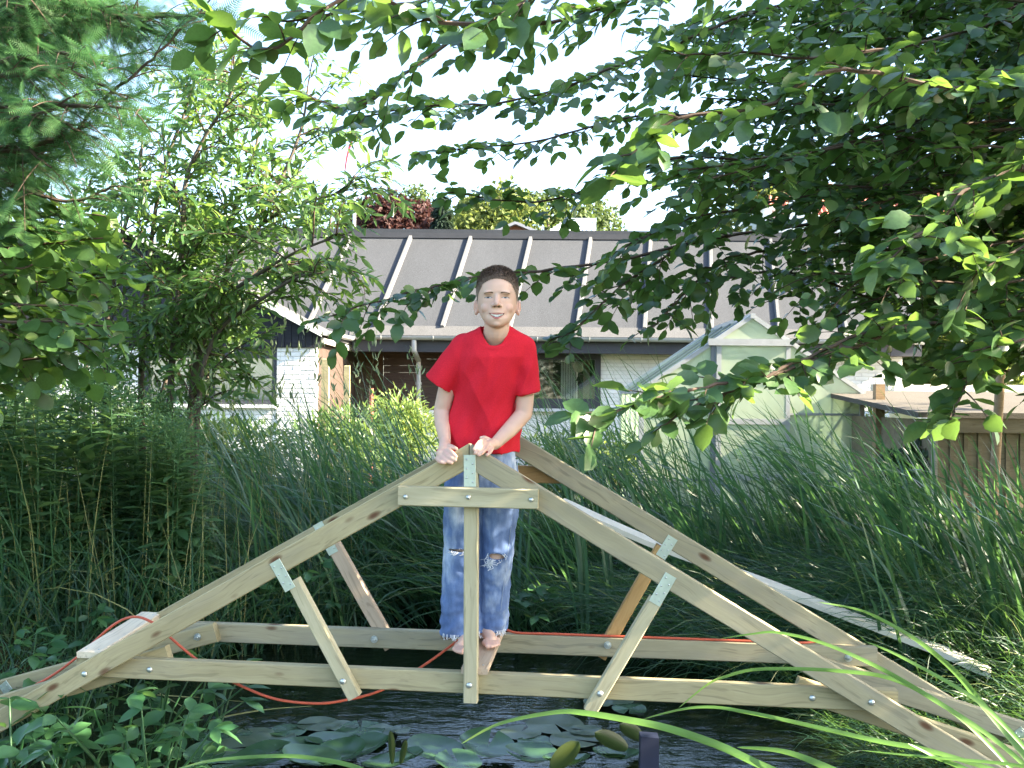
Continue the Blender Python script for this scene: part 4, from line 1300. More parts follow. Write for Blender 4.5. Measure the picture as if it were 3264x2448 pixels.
# ------------------------------------------------------------------ many-stemmed narrow-leaved tree
M_PEACH = leaf_mat('narrow_leaf', (.040, .100, .030), (.085, .165, .050), (.28, .45, .08), .42, .40, .5)
pe = Crown(41); pr = pe.r
stems = [
    [(232, 1240, 6.3), (228, 880, 6.3), (232, 690, 6.3), (262, 520, 6.3), (300, 380, 6.3), (310, 240, 6.3)],
    [(320, 1240, 6.4), (305, 870, 6.4), (312, 700, 6.4), (325, 540, 6.4), (350, 380, 6.4), (400, 240, 6.4), (430, 150, 6.4)],
    [(365, 1240, 6.2), (368, 860, 6.2), (385, 640, 6.2), (395, 500, 6.2), (402, 390, 6.2), (440, 300, 6.2), (500, 200, 6.1), (505, 120, 6.1)],
    [(408, 1240, 6.2), (412, 880, 6.2), (440, 730, 6.2), (480, 650, 6.1), (560, 590, 6.0), (650, 540, 5.95), (760, 500, 5.9)],
    [(400, 1240, 6.5), (425, 860, 6.5), (455, 690, 6.5), (520, 520, 6.5), (600, 400, 6.5), (650, 280, 6.5), (665, 190, 6.5)],
    [(200, 1240, 6.7), (180, 900, 6.7), (190, 700, 6.7), (160, 520, 6.7), (200, 380, 6.7)],
    [(330, 1240, 6.8), (345, 880, 6.8), (440, 600, 6.8), (520, 420, 6.8), (560, 280, 6.8), (560, 170, 6.8)],
    [(420, 1240, 6.0), (430, 860, 6.0), (470, 720, 6.0), (560, 650, 5.9), (640, 600, 5.85), (700, 590, 5.8)],
    [(520, 520, 6.5), (620, 450, 6.4), (720, 420, 6.4), (770, 380, 6.4)],
]
ptrunks = []
for si, st in enumerate(stems):
    pts = catmull([dP(*p) for p in st], 8)
    rad0 = (.024 if si < 5 else .018) if si < 8 else .012
    ptrunks.append((pts, rad0, .006))
    seg = np.linalg.norm(np.diff(pts, axis=0), axis=1); L = seg.sum(); cum = np.concatenate([[0], np.cumsum(seg)])
    q = L*(.40 if si < 8 else .1)
    while q < L:
        p = np.array([np.interp(q, cum, pts[:, k]) for k in range(3)])
        tg = nrmz(np.array([np.interp(q, cum, np.gradient(pts[:, k])) for k in range(3)]))
        d = nrmz(tg*.55+nrmz(pr.normal(size=3)*np.array([1, .8, .45]))*.85)
        l = pr.uniform(.32, .72)*(.55+.45*(1-(q/L-.5)*1.2))
        pe.limb([p, p+d*l*.5+np.array([0, 0, .03]), p+d*l+np.array([0, 0, -.05])], .006, .002, .060, .22, .027, .098, n=4, droop=.35, ang=.7, flatj=.8)
        q += pr.uniform(.060, .12)
tree_from_crown('narrow_leaved_tree', 'slender tree of several bare stems with narrow drooping leaves before the gable', pe, leaf_tpl('lance'), M_PEACH, ptrunks, tuple(dP(340, 1240, 6.3)))

# ------------------------------------------------------------------ far trees
def far_tree(name, label, px, py_top, half_w, D, colors, n=2600, shape='round', leaf=.34, gz=None):
    r = np.random.default_rng(int(px)+int(D))
    top = P(px, py_top, D); x = top.x
    g = float(ground_z(x, D))
    h = top.z-g; wr = half_w*1.55/F*D; n = int(n*2.3)
    m = leaf_mat(name+'_leaf', colors[0], colors[1], colors[2], .30, .6, .25)
    root = empty(name, (x, D, g)); tag(root, label, 'tree', 'trees beyond the bungalow')
    b = MB(); tp = [(x, D, g-.2), (x+.1, D, g+h*.3), (x-.05, D, g+h*.6), (x, D, g+h*.93)]
    b.tube(tp, [.025*h, .018*h, .010*h, .003*h], 8)
    sub(b, 'trunk', M_BARK, root, (x, D, g), True)
    if shape == 'cone':
        lv = r.uniform(.08, 1, n)**.8; lay = np.round(lv*16)/16+r.normal(size=n)*.012
        rad = wr*(1.02-lay)*np.sqrt(r.uniform(.05, 1, n))
        a = r.uniform(0, 2*math.pi, n); arm = .75+.25*np.cos(7*a+9*np.round(lv*16))
        pos = np.stack([x+rad*arm*np.cos(a), D+rad*arm*np.sin(a), g+h*lay-.18*rad], -1)
        X = np.stack([np.cos(a), np.sin(a), -.35+0*a], -1); Z = np.tile([0, 0, 1.], (n, 1))+r.normal(size=(n, 3))*.3
        S = r.uniform(.7, 1.3, n)*leaf*1.5
    else:
        nc = 60
        zc = r.uniform(-1, 1, nc); ac = r.uniform(0, 6.28, nc); rc = np.sqrt(r.uniform(.1, 1, nc))*(1-np.abs(zc)**2.6)**.5
        cc = np.stack([rc*np.cos(ac), rc*np.sin(ac), zc], -1)
        C = np.array([x, D, g+h*.60])+cc*np.array([wr*1.0, wr*.9, h*.40])
        k = r.integers(0, nc, n)
        dr = nrmz(r.normal(size=(n, 3)))*r.uniform(.55, 1.0, (n, 1))
        pos = C[k]+dr*wr*r.uniform(.24, .42, nc)[k][:, None]*np.array([1, 1, .85])
        X = r.normal(size=(n, 3)); Z = dr+r.normal(size=(n, 3))*.5+np.array([0, 0, .5])
        S = r.uniform(.7, 1.3, n)*leaf
    pos[:, 2] = g+h*.12+(pos[:, 2]-pos[:, 2].min())*(h*.87)/(pos[:, 2].max()-pos[:, 2].min())
    V, q = inst(leaf_tpl('tiny') if shape != 'cone' else leaf_tpl('lance'), pos, X, Z, S)
    o = link('crown', mk_mesh('crown', V-np.array([x, D, g]), q, m, False), root)
YG = ((.085, .12, .028), (.15, .19, .05), (.26, .32, .07))
GR = ((.05, .085, .028), (.09, .13, .042), (.17, .24, .055))
RD = ((.035, .014, .014), (.07, .030, .026), (.12, .05, .04))
SP = ((.018, .036, .026), (.034, .056, .038), (.05, .08, .04))
far_tree('copper_beech', 'dark red copper beech above the bungalow roof', 1262, 592, 118, 58, RD, 3400)
far_tree('spruce_tree', 'blue green pointed spruce right of the copper beech', 1410, 608, 74, 52, SP, 2600, 'cone')
far_tree('light_green_tree', 'bright yellow green pointed tree right of the spruce', 1590, 566, 105, 56, YG, 3400)
far_tree('light_green_tree', 'mid green rounded tree partly behind the pointed bright tree', 1750, 590, 95, 62, GR, 2600)
far_tree('light_green_tree', 'pale green tree crown between copper beech and spruce', 1350, 578, 95, 70, GR, 2600)
far_tree('light_green_tree', 'small green tree crown just right of the spruce', 1500, 620, 70, 64, YG, 2200)
far_tree('light_green_tree', 'bright green tree left of the red tiled roofs', 2440, 560, 120, 50, YG, 3400)
far_tree('light_green_tree', 'yellow green tree crown above the left end of the roof', 655, 650, 55, 50, YG, 2000)
far_tree('light_green_tree', 'green tree crown left of the flagpole over the roof', 1055, 640, 80, 62, GR, 2200)
far_tree('light_green_tree', 'rounded green tree right of the flagged pole behind the ridge', 1880, 600, 100, 66, GR, 2400)
far_tree('light_green_tree', 'green tree at the right end of the bungalow roof', 3050, 640, 170, 34, YG, 3400)
# ------------------------------------------------------------------ reeds, sedge and grass
U = lambda a, b, n: rng.uniform(a, b, n)
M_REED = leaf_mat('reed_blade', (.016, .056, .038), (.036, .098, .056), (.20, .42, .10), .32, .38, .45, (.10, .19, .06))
M_SEDGE = leaf_mat('sedge_blade', (.015, .054, .032), (.038, .100, .050), (.22, .44, .09), .32, .45, .4, (.20, .22, .07))
M_DRY = leaf_mat('dry_stalk', (.22, .24, .08), (.34, .33, .14), (.4, .4, .12), .25, .6, .3)
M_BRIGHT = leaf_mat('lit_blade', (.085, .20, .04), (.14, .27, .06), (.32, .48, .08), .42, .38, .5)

def scatter(n, x0, x1, y0, y1, cond=None):
    out = []
    while sum(map(len, out)) < n:
        x, y = U(x0, x1, n), U(y0, y1, n)
        k = pond_f(x, y) > -.02
        if cond is not None: k &= cond(x, y)
        out.append(np.stack([x, y], -1)[k])
    p = np.concatenate(out)[:n]
    return np.column_stack([p, ground_z(p[:, 0], p[:, 1])-.03])

def stuff(name, label, V, q, mat):
    o = link(name, mk_mesh(name, V, q, mat, True)); tag(o, label, kind='stuff'); return o

def rad(a): return np.radians(a)
# 1. drooping sedge thicket across the back of the pond, combed to the left
n = 7200
b0 = scatter(n, -2.6, 3.3, 5.3, 8.2)
V, q = blades(b0, rad(180)+rng.normal(size=n)*.42, np.where(b0[:, 0] > .35, .62, 1.02)*U(.65, 1.25, n), U(.010, .019, n), rad(U(8, 42, n)), rad(U(75, 135, n)), 8)
stuff('sedge_thicket', 'dense drooping green sedge filling the far bank behind the bridge', V, q, M_SEDGE)
# 2. tall reed-mace leaves right of the boy, leaning left
def clumps(nc, per, x0, x1, y0, y1, spread=.07):
    c = scatter(nc, x0, x1, y0, y1)
    k = np.repeat(np.arange(nc), per)
    b = c[k]+np.column_stack([rng.normal(size=nc*per)*spread, rng.normal(size=nc*per)*spread, np.zeros(nc*per)])
    return b, k
b1, k1 = clumps(62, 11, .35, 3.1, 5.5, 7.6)
n = len(b1); bias = rng.normal(size=62)[k1]
V, q = blades(b1, rad(180)+bias*.35+rng.normal(size=n)*.35, U(.80, 1.5, n), U(.018, .031, n), rad(U(2, 22, n)+6*np.abs(bias)), rad(U(30, 95, n)), 9, 1.8, twist=.15)
stuff('reed_mace_bed', 'tall dark green reed mace leaves leaning left before the greenhouse', V, q, M_REED)
b1, k1 = clumps(78, 11, -2.5, .1, 5.4, 7.6)
n = len(b1); bias = rng.normal(size=78)[k1]
V, q = blades(b1, rad(180)+bias*.5+rng.normal(size=n)*.4, U(.85, 1.5, n), U(.015, .027, n), rad(U(4, 26, n)), rad(U(30, 100, n)), 9, 1.8, twist=.15)
stuff('reed_mace_bed', 'tall blue green reed leaves left of the boy behind the bridge', V, q, M_REED)
# slim arching reeds whose tips reach the porch and the kitchen window
for (x0, x1, n, lab) in ((-1.5, -.35, 90, 'slim arching reed blades in front of the porch'), (.35, 1.5, 110, 'slim arching reed blades in front of the kitchen window')):
    b1 = scatter(n, x0, x1, 6.0, 7.6)
    V, q = blades(b1, rad(180)+rng.normal(size=n)*.5, U(1.35, 1.85, n), U(.008, .016, n), rad(U(0, 14, n)), rad(U(25, 75, n)), 10, 2.0)
    stuff('slim_reeds', lab, V, q, M_REED)
# 3. grass on the left bank, upright with dry stalks
n = 1900
b1 = scatter(n, -3.4, -.8, 4.6, 6.2)
V, q = blades(b1, U(0, 2*math.pi, n), U(.45, 1.0, n), U(.006, .013, n), rad(U(0, 20, n)), rad(U(30, 120, n)), 7)
stuff('bank_grass', 'upright grass on the left bank behind the step board', V, q, M_SEDGE)
n = 150
b1 = scatter(n, -2.9, -.9, 4.7, 6.4)
V, q = blades(b1, U(0, 2*math.pi, n), U(.7, 1.25, n), U(.005, .008, n), rad(U(0, 10, n)), rad(U(5, 25, n)), 5)
stuff('dry_stalks', 'pale dry grass stalks on the left bank', V, q, M_DRY)
n = 1500
b1 = scatter(n, -3.2, -1.2, 3.0, 5.0)
V, q = blades(b1, U(0, 2*math.pi, n), U(.18, .5, n), U(.005, .012, n), rad(U(0, 35, n)), rad(U(50, 120, n)), 6)
stuff('bank_grass', 'short grass among the bog plants at the lower left', V, q, M_SEDGE)
# 4. fine drooping sedge on the right bank, trailing into the water
n = 5200
b1 = scatter(n, .75, 2.6, 3.0, 5.6)
V, q = blades(b1, rad(185)+rng.normal(size=n)*.45, np.where(b1[:, 1] < 4.3, .42, 1.)*U(.45, 1.0, n), U(.005, .009, n), rad(U(5, 45, n)), rad(U(85, 140, n)), 8)
V[:, 2] = np.maximum(V[:, 2], .012)
stuff('trailing_sedge', 'fine sedge trailing over the water at the right bank', V, q, M_SEDGE)
# 5. iris-like wide leaves at right
b1, k1 = clumps(34, 9, 1.7, 3.3, 4.35, 6.0, .05)
n = len(b1)
V, q = blades(b1, rad(170)+rng.normal(size=n)*.6, U(.65, 1.2, n), U(.022, .036, n), rad(U(0, 20, n)), rad(U(20, 85, n)), 9, 1.8, twist=.1)
stuff('iris_leaves', 'broad sword shaped iris leaves at the right edge behind the bridge', V, q, M_REED)
# 6. pale seed heads and reed stalks before the gable
n = 46
b1 = scatter(n, -2.4, -.9, 6.0, 7.2)
L = U(1.2, 1.75, n)
V, q = blades(b1, U(0, 2*math.pi, n), L, np.full(n, .006), rad(U(0, 6, n)), rad(U(8, 30, n)), 7)
tips = V.reshape(n, 7, 2, 3)[:, -1].mean(1)
hp = np.repeat(tips, 9, 0)+rng.normal(size=(n*9, 3))*np.array([.012, .012, .055])
Vh, qh = inst(leaf_tpl('lance'), hp, np.tile([0, 0, 1.], (n*9, 1))+rng.normal(size=(n*9, 3))*.3, rng.normal(size=(n*9, 3)), U(.035, .07, n*9))
stuff('flowering_grass', 'tall flowering grass stalks before the tarred gable', np.vstack([V, Vh]), np.vstack([q, qh+len(V)]), leaf_mat('seed_head', (.14, .20, .10), (.24, .30, .17), (.3, .35, .15), .3, .6, .3))

def fan_clump(name, label, base, n, L, W, a0, spread, group=None):
    """one countable clump: every leaf a part"""
    root = empty(name, base); tag(root, label, 'reed clump', group)
    for i in range(n):
        V, q = blades(np.array([[0, 0, 0.]])+rng.normal(size=(1, 3))*np.array([.02, .02, 0]), np.array([a0+rng.normal()*spread]), np.array([L*rng.uniform(.75, 1.1)]), np.array([W*rng.uniform(.8, 1.2)]), np.array([rad(rng.uniform(0, 9))]), np.array([rad(rng.uniform(8, 34))]), 10, 1.6, twist=.05)
        link('blade', mk_mesh('blade', V, q, M_REED, True), root)
def gpt(px, py):   # ground/bank point under a photo pixel, assuming z = .12
    D = (EYE-.12)*F/(py-HY); p = P(px, py, D); return (p.x, p.y, .08)
fan_clump('reed_fan', 'upright fan of flat reed leaves above the left rafter', gpt(1010, 1890), 9, 1.22, .026, rad(100), .9)
fan_clump('reed_fan', 'pale fan of flat reed leaves near the left end of the rafter', gpt(560, 1900), 8, .92, .026, rad(60), 1.2)
fan_clump('reed_fan', 'broad reed fan standing right of the boy below the rafter', gpt(1860, 2010), 8, .95, .028, rad(170), .8)
fan_clump('reed_fan', 'broad reed fan between the two right struts and the boy', gpt(1960, 1985), 7, .9, .027, rad(150), .8)

# 7. long near blades that cross the bridge at the lower right
near = [
 ([(2620, 2520, 2.35), (2440, 2448, 2.4), (2288, 2378, 2.45), (2124, 2323, 2.5), (1995, 2296, 2.52), (1858, 2274, 2.55), (1770, 2272, 2.58), (1595, 2307, 2.62), (1471, 2371, 2.65)], .034),
 ([(3400, 2530, 2.5), (2986, 2401, 2.6), (2790, 2362, 2.65), (2400, 2275, 2.75), (2222, 2255, 2.8), (2050, 2292, 2.85)], .024),
 ([(3380, 2560, 2.6), (3264, 2409, 2.7), (3126, 2241, 2.8), (3044, 2144, 2.9), (2939, 2054, 3.0), (2830, 1987, 3.05), (2736, 1944, 3.1), (2610, 1920, 3.1)], .030),
 ([(3330, 2500, 2.4), (3165, 2355, 2.5), (2947, 2214, 2.6), (2790, 2124, 2.7), (2619, 2050, 2.75), (2478, 2017, 2.8), (2400, 2021, 2.82), (2296, 2036, 2.85)], .022),
 ([(3300, 2420, 2.6), (3122, 2241, 2.7), (2884, 2101, 2.8), (2763, 2046, 2.85)], .022),
 ([(2780, 2520, 2.3), (2634, 2448, 2.35), (2498, 2397, 2.4), (2350, 2382, 2.45)], .030),
 ([(3330, 2455, 2.4), (3181, 2433, 2.45), (2947, 2413, 2.5), (2748, 2392, 2.55)], .015),
 ([(3200, 2520, 2.4), (3064, 2448, 2.45), (2986, 2417, 2.5), (2894, 2370, 2.5)], .024),
 ([(3320, 2560, 2.6), (3083, 2308, 2.7), (2869, 2175, 2.8), (2673, 2140, 2.85), (2425, 2134, 2.9), (2308, 2159, 2.92), (2249, 2187, 2.94), (2163, 2257, 2.95)], .022),
]
root = empty('sedge_tuft', tuple(P(3300, 2560, 2.5))); tag(root, 'tuft of long bright sedge blades arching over the lower right beams', 'sedge')
def path_blade(path, W, mat, parent, base):
    c = catmull([P(*p) for p in path], 6); k = len(c)
    tg = nrmz(np.gradient(c, axis=0)); view = nrmz(np.array([0, 0, EYE])-c)
    sd = nrmz(np.cross(tg, view*.55+np.array([0, -.2, .8])))
    t = np.linspace(0, 1, k)
    w = W*.42*np.minimum(1, .7+t)*np.clip(1-t, 0, 1)**.5; w[-1] = .0004
    nn = np.cross(sd, tg)
    V = np.concatenate([c-sd*w[:, None]+nn*(w*.35)[:, None], c, c+sd*w[:, None]+nn*(w*.35)[:, None]])-np.array(base)
    q = np.array([(i+a*k, i+1+a*k, i+1+(a+1)*k, i+(a+1)*k) for a in range(2) for i in range(k-1)])
    return link('blade', mk_mesh('blade', V, q, mat, True), parent)
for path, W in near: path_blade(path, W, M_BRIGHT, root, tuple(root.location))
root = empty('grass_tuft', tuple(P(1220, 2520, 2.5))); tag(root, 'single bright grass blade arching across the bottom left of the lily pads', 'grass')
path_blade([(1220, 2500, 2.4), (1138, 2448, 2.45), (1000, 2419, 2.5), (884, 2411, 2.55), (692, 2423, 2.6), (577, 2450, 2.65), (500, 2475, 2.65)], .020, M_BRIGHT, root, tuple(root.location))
root = empty('fallen_stalks', tuple(P(760, 2290, 4.0))); tag(root, 'pale fallen reed stalks lying on the water beside the lily pads', 'stalks')
for path, W in (([(570, 2340, 3.95), (700, 2290, 4.0), (850, 2262, 4.1), (1000, 2250, 4.15)], .012), ([(590, 2345, 3.95), (720, 2300, 4.02), (830, 2275, 4.1), (930, 2262, 4.15)], .010), ([(500, 2215, 4.3), (640, 2225, 4.3), (760, 2236, 4.25), (850, 2238, 4.25)], .009), ([(480, 2190, 4.2), (560, 2240, 4.1), (650, 2285, 4.0)], .008)):
    path_blade(path, W, M_DRY, root, tuple(root.location))

ORD = ['leftmost', 'second from the left', 'third from the left', 'fourth from the left', 'fifth from the left', 'sixth from the left', 'seventh from the left', 'eighth from the left', 'ninth from the left', 'tenth from the left', 'eleventh from the left', 'twelfth from the left', 'thirteenth from the left', 'fourteenth from the left', 'fifteenth from the left', 'sixteenth from the left']
def ordinal_labels(objs, text):
    for k_, o_ in enumerate(sorted(objs, key=lambda q_: proj(np.array([q_.location]))[0][0])):
        o_['label'] = f'{text}, {ORD[min(k_, 15)]}'
# ------------------------------------------------------------------ golden rod stand on the left
M_GOLD = leaf_mat('goldenrod_leaf', (.050, .135, .060), (.110, .215, .090), (.28, .46, .12), .38, .5, .35)
def goldenrod_mesh(seed):
    r = np.random.default_rng(seed)
    h = 1.0; mb = []; pos, X, Z, S = [], [], [], []
    lean = r.normal(size=2)*.06
    t = np.linspace(0, 1, 9); path = np.stack([lean[0]*t**2, lean[1]*t**2, t*h], -1)
    tb = MB(); tb.tube(path, np.linspace(.005, .002, 9), 5, False)
    for z in np.arange(.18, .97, .019):
        a = z*137.5/.019*math.pi/180+r.normal()*.3
        p = np.array([lean[0]*z*z, lean[1]*z*z, z]); pos.append(p)
        X.append([math.cos(a), math.sin(a), .25+r.normal()*.2]); Z.append([0, 0, 1]); S.append((.155 if z < .8 else .10)*r.uniform(.75, 1.2))
    for k in range(70):      # small green panicle
        a = r.uniform(0, 6.28); q = r.uniform(0, .09)
        pos.append(np.array([lean[0]+q*math.cos(a), lean[1]+q*math.sin(a), 1.0-.6*q+r.uniform(-.05, .05)]))
        X.append(r.normal(size=3)); Z.append(r.normal(size=3)); S.append(.022)
    V, q = inst(leaf_tpl('lance'), np.array(pos), np.array(X, float), np.array(Z, float)+r.normal(size=(len(Z), 3))*.15, np.array(S))
    Vt = np.concatenate(tb.v); qt = np.concatenate(tb.f)
    return mk_mesh('goldenrod', np.vstack([V, Vt]), [q, qt+len(V)], M_GOLD, True)
gm = [goldenrod_mesh(s) for s in range(5)]
for i in range(96):
    px = rng.uniform(-120, 640); D = rng.uniform(4.9, 6.4)
    x = (px-1632)/F*D
    if float(pond_f(x, D)) < .15: continue
    o = link('goldenrod', gm[i % 5], None, (x, D, float(ground_z(x, D))))
    topy = 1230+max(0, px-330)*.45+rng.normal()*35
    hgt = EYE+(HY-topy)/F*D-.14
    o.scale = (1.0, 1.0, max(.55, hgt)); o.scale.x = o.scale.y = max(.8, min(1.2, hgt)); o.rotation_euler = (0, 0, rng.uniform(0, 6.28))
    wh = ('at the very left edge' if px < 90 else 'below the hazel bush' if px < 260 else 'in front of the bare tree stems' if px < 440 else 'thinning out towards the reeds')+(', front rank' if D < 5.6 else ', back rank')
    tag(o, 'leafy green goldenrod stem '+wh, 'goldenrod', 'goldenrod '+wh)

# ------------------------------------------------------------------ bog plants at lower left and far bank
M_BOG = leaf_mat('bog_leaf', (.030, .100, .038), (.065, .165, .055), (.22, .42, .09), .34, .34, .5)
def bog_mesh(seed, n, h):
    r = np.random.default_rng(seed); tb = MB(); pos, X, Z, S = [], [], [], []
    for k in range(n):
        a = r.uniform(0, 6.28); rr_ = r.uniform(.03, .20); hh = h*r.uniform(.5, 1.1)
        p = np.array([rr_*math.cos(a), rr_*math.sin(a), hh])
        tb.tube([(0, 0, 0), (p[0]*.4, p[1]*.4, hh*.6), tuple(p)], [.0045, .004, .003], 4, False)
        for j in (-1, 0, 1):
            aa = a+j*1.1
            pos.append(p); X.append([math.cos(aa), math.sin(aa), r.uniform(-.35, .45)]); Z.append([r.normal()*.3, r.normal()*.3-.3, 1]); S.append(r.uniform(.060, .105))
    V, q = inst(leaf_tpl('ellip'), np.array(pos), np.array(X), np.array(Z), np.array(S))
    Vt = np.concatenate(tb.v); qt = np.concatenate(tb.f)
    return mk_mesh('bog_plant', np.vstack([V, Vt]), [q, qt+len(V)], M_BOG, True)
bm = [bog_mesh(50+s, 5+s, .24+.05*s) for s in range(4)]
spots = [(60, 2330), (170, 2400), (280, 2340), (380, 2420), (470, 2330), (330, 2460), (220, 2290), (540, 2440), (430, 2250), (120, 2240), (350, 2215), (510, 2235), (620, 2190), (600, 2420), (40, 2430), (90, 2140), (170, 2080), (290, 2160), (30, 2060), (240, 2020), (700, 2150), (100, 2500), (300, 2540), (480, 2500), (0, 2250)]
BOG = {}
for i, (px, py) in enumerate(spots):
    D = min(5.2, (EYE-.10)*F/(py+95-HY)); p = P(px, py, D)
    o = link('bog_plant', bm[i % 4], None, (p.x, D, max(-.02, float(ground_z(p.x, D))-.02)), (0, 0, i*1.7))
    s = .9+.25*math.sin(i*2.3); o.scale = (s, s, s)
    nm = 'below the bridge end' if py > 2280 else 'beside the rafter foot'
    tag(o, 'bog plant', 'plant', 'bog plants ' + nm); BOG.setdefault(nm, []).append(o)
for nm, ob in BOG.items(): ordinal_labels(ob, 'oval leaved bog plant ' + nm)
FARB = []
for i, (px, py) in enumerate([(1640, 1985), (1700, 1990), (900, 1985), (980, 1960), (1100, 2070), (760, 2075), (870, 2095)]):
    D = 5.45; p = P(px, py, D)
    o = link('bog_plant', bm[i % 4], None, (p.x, D, .03), (0, 0, i*2.1))
    tag(o, 'x', 'plant', 'plants at the far water edge'); FARB.append(o)
ordinal_labels(FARB, 'small oval leaved plant at the far water edge')

# ------------------------------------------------------------------ water lilies
M_PAD = leaf_mat('lily_pad', (.024, .070, .030), (.046, .105, .042), (.10, .22, .05), .10, .25, .55)
M_PADP = leaf_mat('lily_pad_pale', (.060, .092, .055), (.092, .125, .072), (.09, .15, .05), .08, .30, .55)  # greyer, paler pad green with the sky's reflection put into the colour
M_PADO = leaf_mat('lily_leaf_olive', (.030, .055, .018), (.050, .078, .024), (.16, .20, .04), .28, .4, .4)
def pad_mesh(r, raise_=0.0, seed=0, mat=None):
    g = np.random.default_rng(seed); n = 26; V = [(0, 0, 0)]; th = .26
    for k, f in enumerate((.5, .85, 1.0)):
        for i in range(n):
            a = th/2+(2*math.pi-th)*i/(n-1)
            w = 1+.02*math.sin(5*a+seed)
            z = raise_*f*f*(.6+.4*math.sin(a+seed))+.0035*f*math.sin(3*a+seed*1.3)+g.normal()*.0006
            V.append((r*f*w*math.cos(a), r*f*w*math.sin(a), max(z, -.001)))
    tri = np.array([(0, 1+i, 2+i) for i in range(n-1)])
    q = np.array([(1+k*n+i, 1+(k+1)*n+i, 2+(k+1)*n+i, 2+k*n+i) for k in range(2) for i in range(n-1)])
    return mk_mesh('lily_pad', V, [tri, q], mat, True)
def zq(zx, zy): return 500+zx*.7685, 2150+zy*.7685
flat = [(290, 275, 92), (405, 262, 70), (470, 285, 95), (545, 250, 70), (670, 222, 80), (770, 232, 60), (845, 245, 92), (930, 250, 62), (300, 335, 110), (870, 285, 75), (1650, 220, 108), (1510, 258, 78), (1570, 300, 68), (1730, 290, 92), (1900, 120, 70), (1960, 160, 64), (1830, 135, 55), (1780, 255, 60), (205, 300, 50), (1010, 262, 40)]
nearp = [(720, 300, 100, .03), (850, 335, 105, .035), (590, 330, 90, .02), (1150, 338, 112, .03), (1370, 318, 105, .035), (1560, 362, 105, .04), (1905, 362, 92, .045), (450, 365, 120, .02), (1030, 378, 70, .03), (760, 370, 95, .045), (200, 380, 80, .03), (1250, 395, 90, .02), (640, 400, 110, .05), (1700, 400, 90, .05), (960, 410, 100, .03), (340, 410, 100, .02)]
where = lambda zx: 'left' if zx < 640 else ('middle' if zx < 1250 else 'right')
zz = .005; PADS = {}
for i, (zx, zy, hw) in enumerate(flat):
    px, py = zq(zx, zy); D = EYE*F/(py-HY); p = P(px, py, D); r = hw*.7685/F*D*1.12
    zz += .0012
    o = link('lily_pad', pad_mesh(r, 0, i, M_PADP if i % 3 else M_PAD), None, (p.x, p.y, zz), (0, 0, i*2.39))
    tag(o, 'x', 'lily pad', f'flat lily pads, {where(zx)} raft'); PADS.setdefault(f'flat pale lily pad in the {where(zx)} raft', []).append(o)
for i, (zx, zy, hw, rz_) in enumerate(nearp):
    px, py = zq(zx, zy); D = EYE*F/(py-HY); D = D*.985; p = P(px, py, D); r = hw*.7685/F*D*1.10
    zz += .0012
    o = link('lily_pad', pad_mesh(r, rz_, 40+i, M_PAD), None, (p.x, p.y, zz), (rng.normal()*.05, rng.normal()*.05, i*1.9))
    tag(o, 'x', 'lily pad', f'raised lily pads, {where(zx)}'); PADS.setdefault(f'near dark lily pad with lifted rim, {where(zx)} group', []).append(o)
for nm, ob in PADS.items(): ordinal_labels(ob, nm)
def stand_leaf(pb, pt, w, D, label, mat, roll=.5):
    a, b_ = np.array(P(*pb, D)), np.array(P(*pt, D-.05))
    ax = b_-a; L = np.linalg.norm(ax); ax /= L; sd = nrmz(np.cross(ax, (0, -1, 0))); dp = np.cross(sd, ax)
    V = []; n, m = 9, 7; wm = w/F*D
    for i in range(n):
        t = i/(n-1); ww = wm*.78*((t+.06)*1.6)**.55*max(0., 1-t)**.62*1.25
        for j in range(m):
            s = j/(m-1)*2-1; V.append(a+ax*L*t+sd*ww*math.sin(s*1.2*(1-.5*roll))*1.0+dp*(-ww*roll*(1-math.cos(s*1.6)))-a)
    q = np.array([(i*m+j, i*m+j+1, (i+1)*m+j+1, (i+1)*m+j) for i in range(n-1) for j in range(m-1)])
    o = link('lily_leaf', mk_mesh('lily_leaf', V, q, mat, True), None, tuple(a)); tag(o, label, 'lily leaf')
stand_leaf(zq(975, 372), zq(968, 232), 30, 3.35, 'rolled brownish lily leaf standing upright among the pads', M_PADO, .9)
stand_leaf(zq(1010, 372), zq(1034, 272), 24, 3.37, 'green lily leaf standing right behind the rolled brownish one', M_PADO, .7)
stand_leaf(zq(1640, 400), zq(1752, 278), 62, 3.3, 'upright yellow green lily leaf with a pointed tip', M_PADO, .35)
stand_leaf(zq(1950, 312), zq(1815, 240), 55, 3.5, 'olive lily leaf held up left of the dark blue stake', M_PADO, .4)
stand_leaf(zq(2015, 270), zq(1920, 205), 48, 3.7, 'olive lily leaf behind the other raised one by the dark blue stake', M_PADO, .4)
# dark blue stake in the water
pb = P(2070, 2448, 3.25); b = MB(); w_ = .033
zt_ = P(2075, 2348, 3.25).z
b.hexa([(pb.x-w_, 3.25, -.4), (pb.x+w_, 3.25, -.4), (pb.x+w_, 3.29, -.4), (pb.x-w_, 3.29, -.4), (pb.x-w_*.92, 3.25, zt_), (pb.x+w_*.96, 3.25, zt_-.006), (pb.x+w_*.96, 3.29, zt_+.0), (pb.x-w_*.92, 3.29, zt_+.004)])
tag(b.build('blue_stake', plain('dark_blue_paint', (.007, .011, .030), .6, .4, 0, .3, 20), None, (pb.x, 3.27, -.3)), 'square dark blue stake standing in the water at the bottom', 'stake')

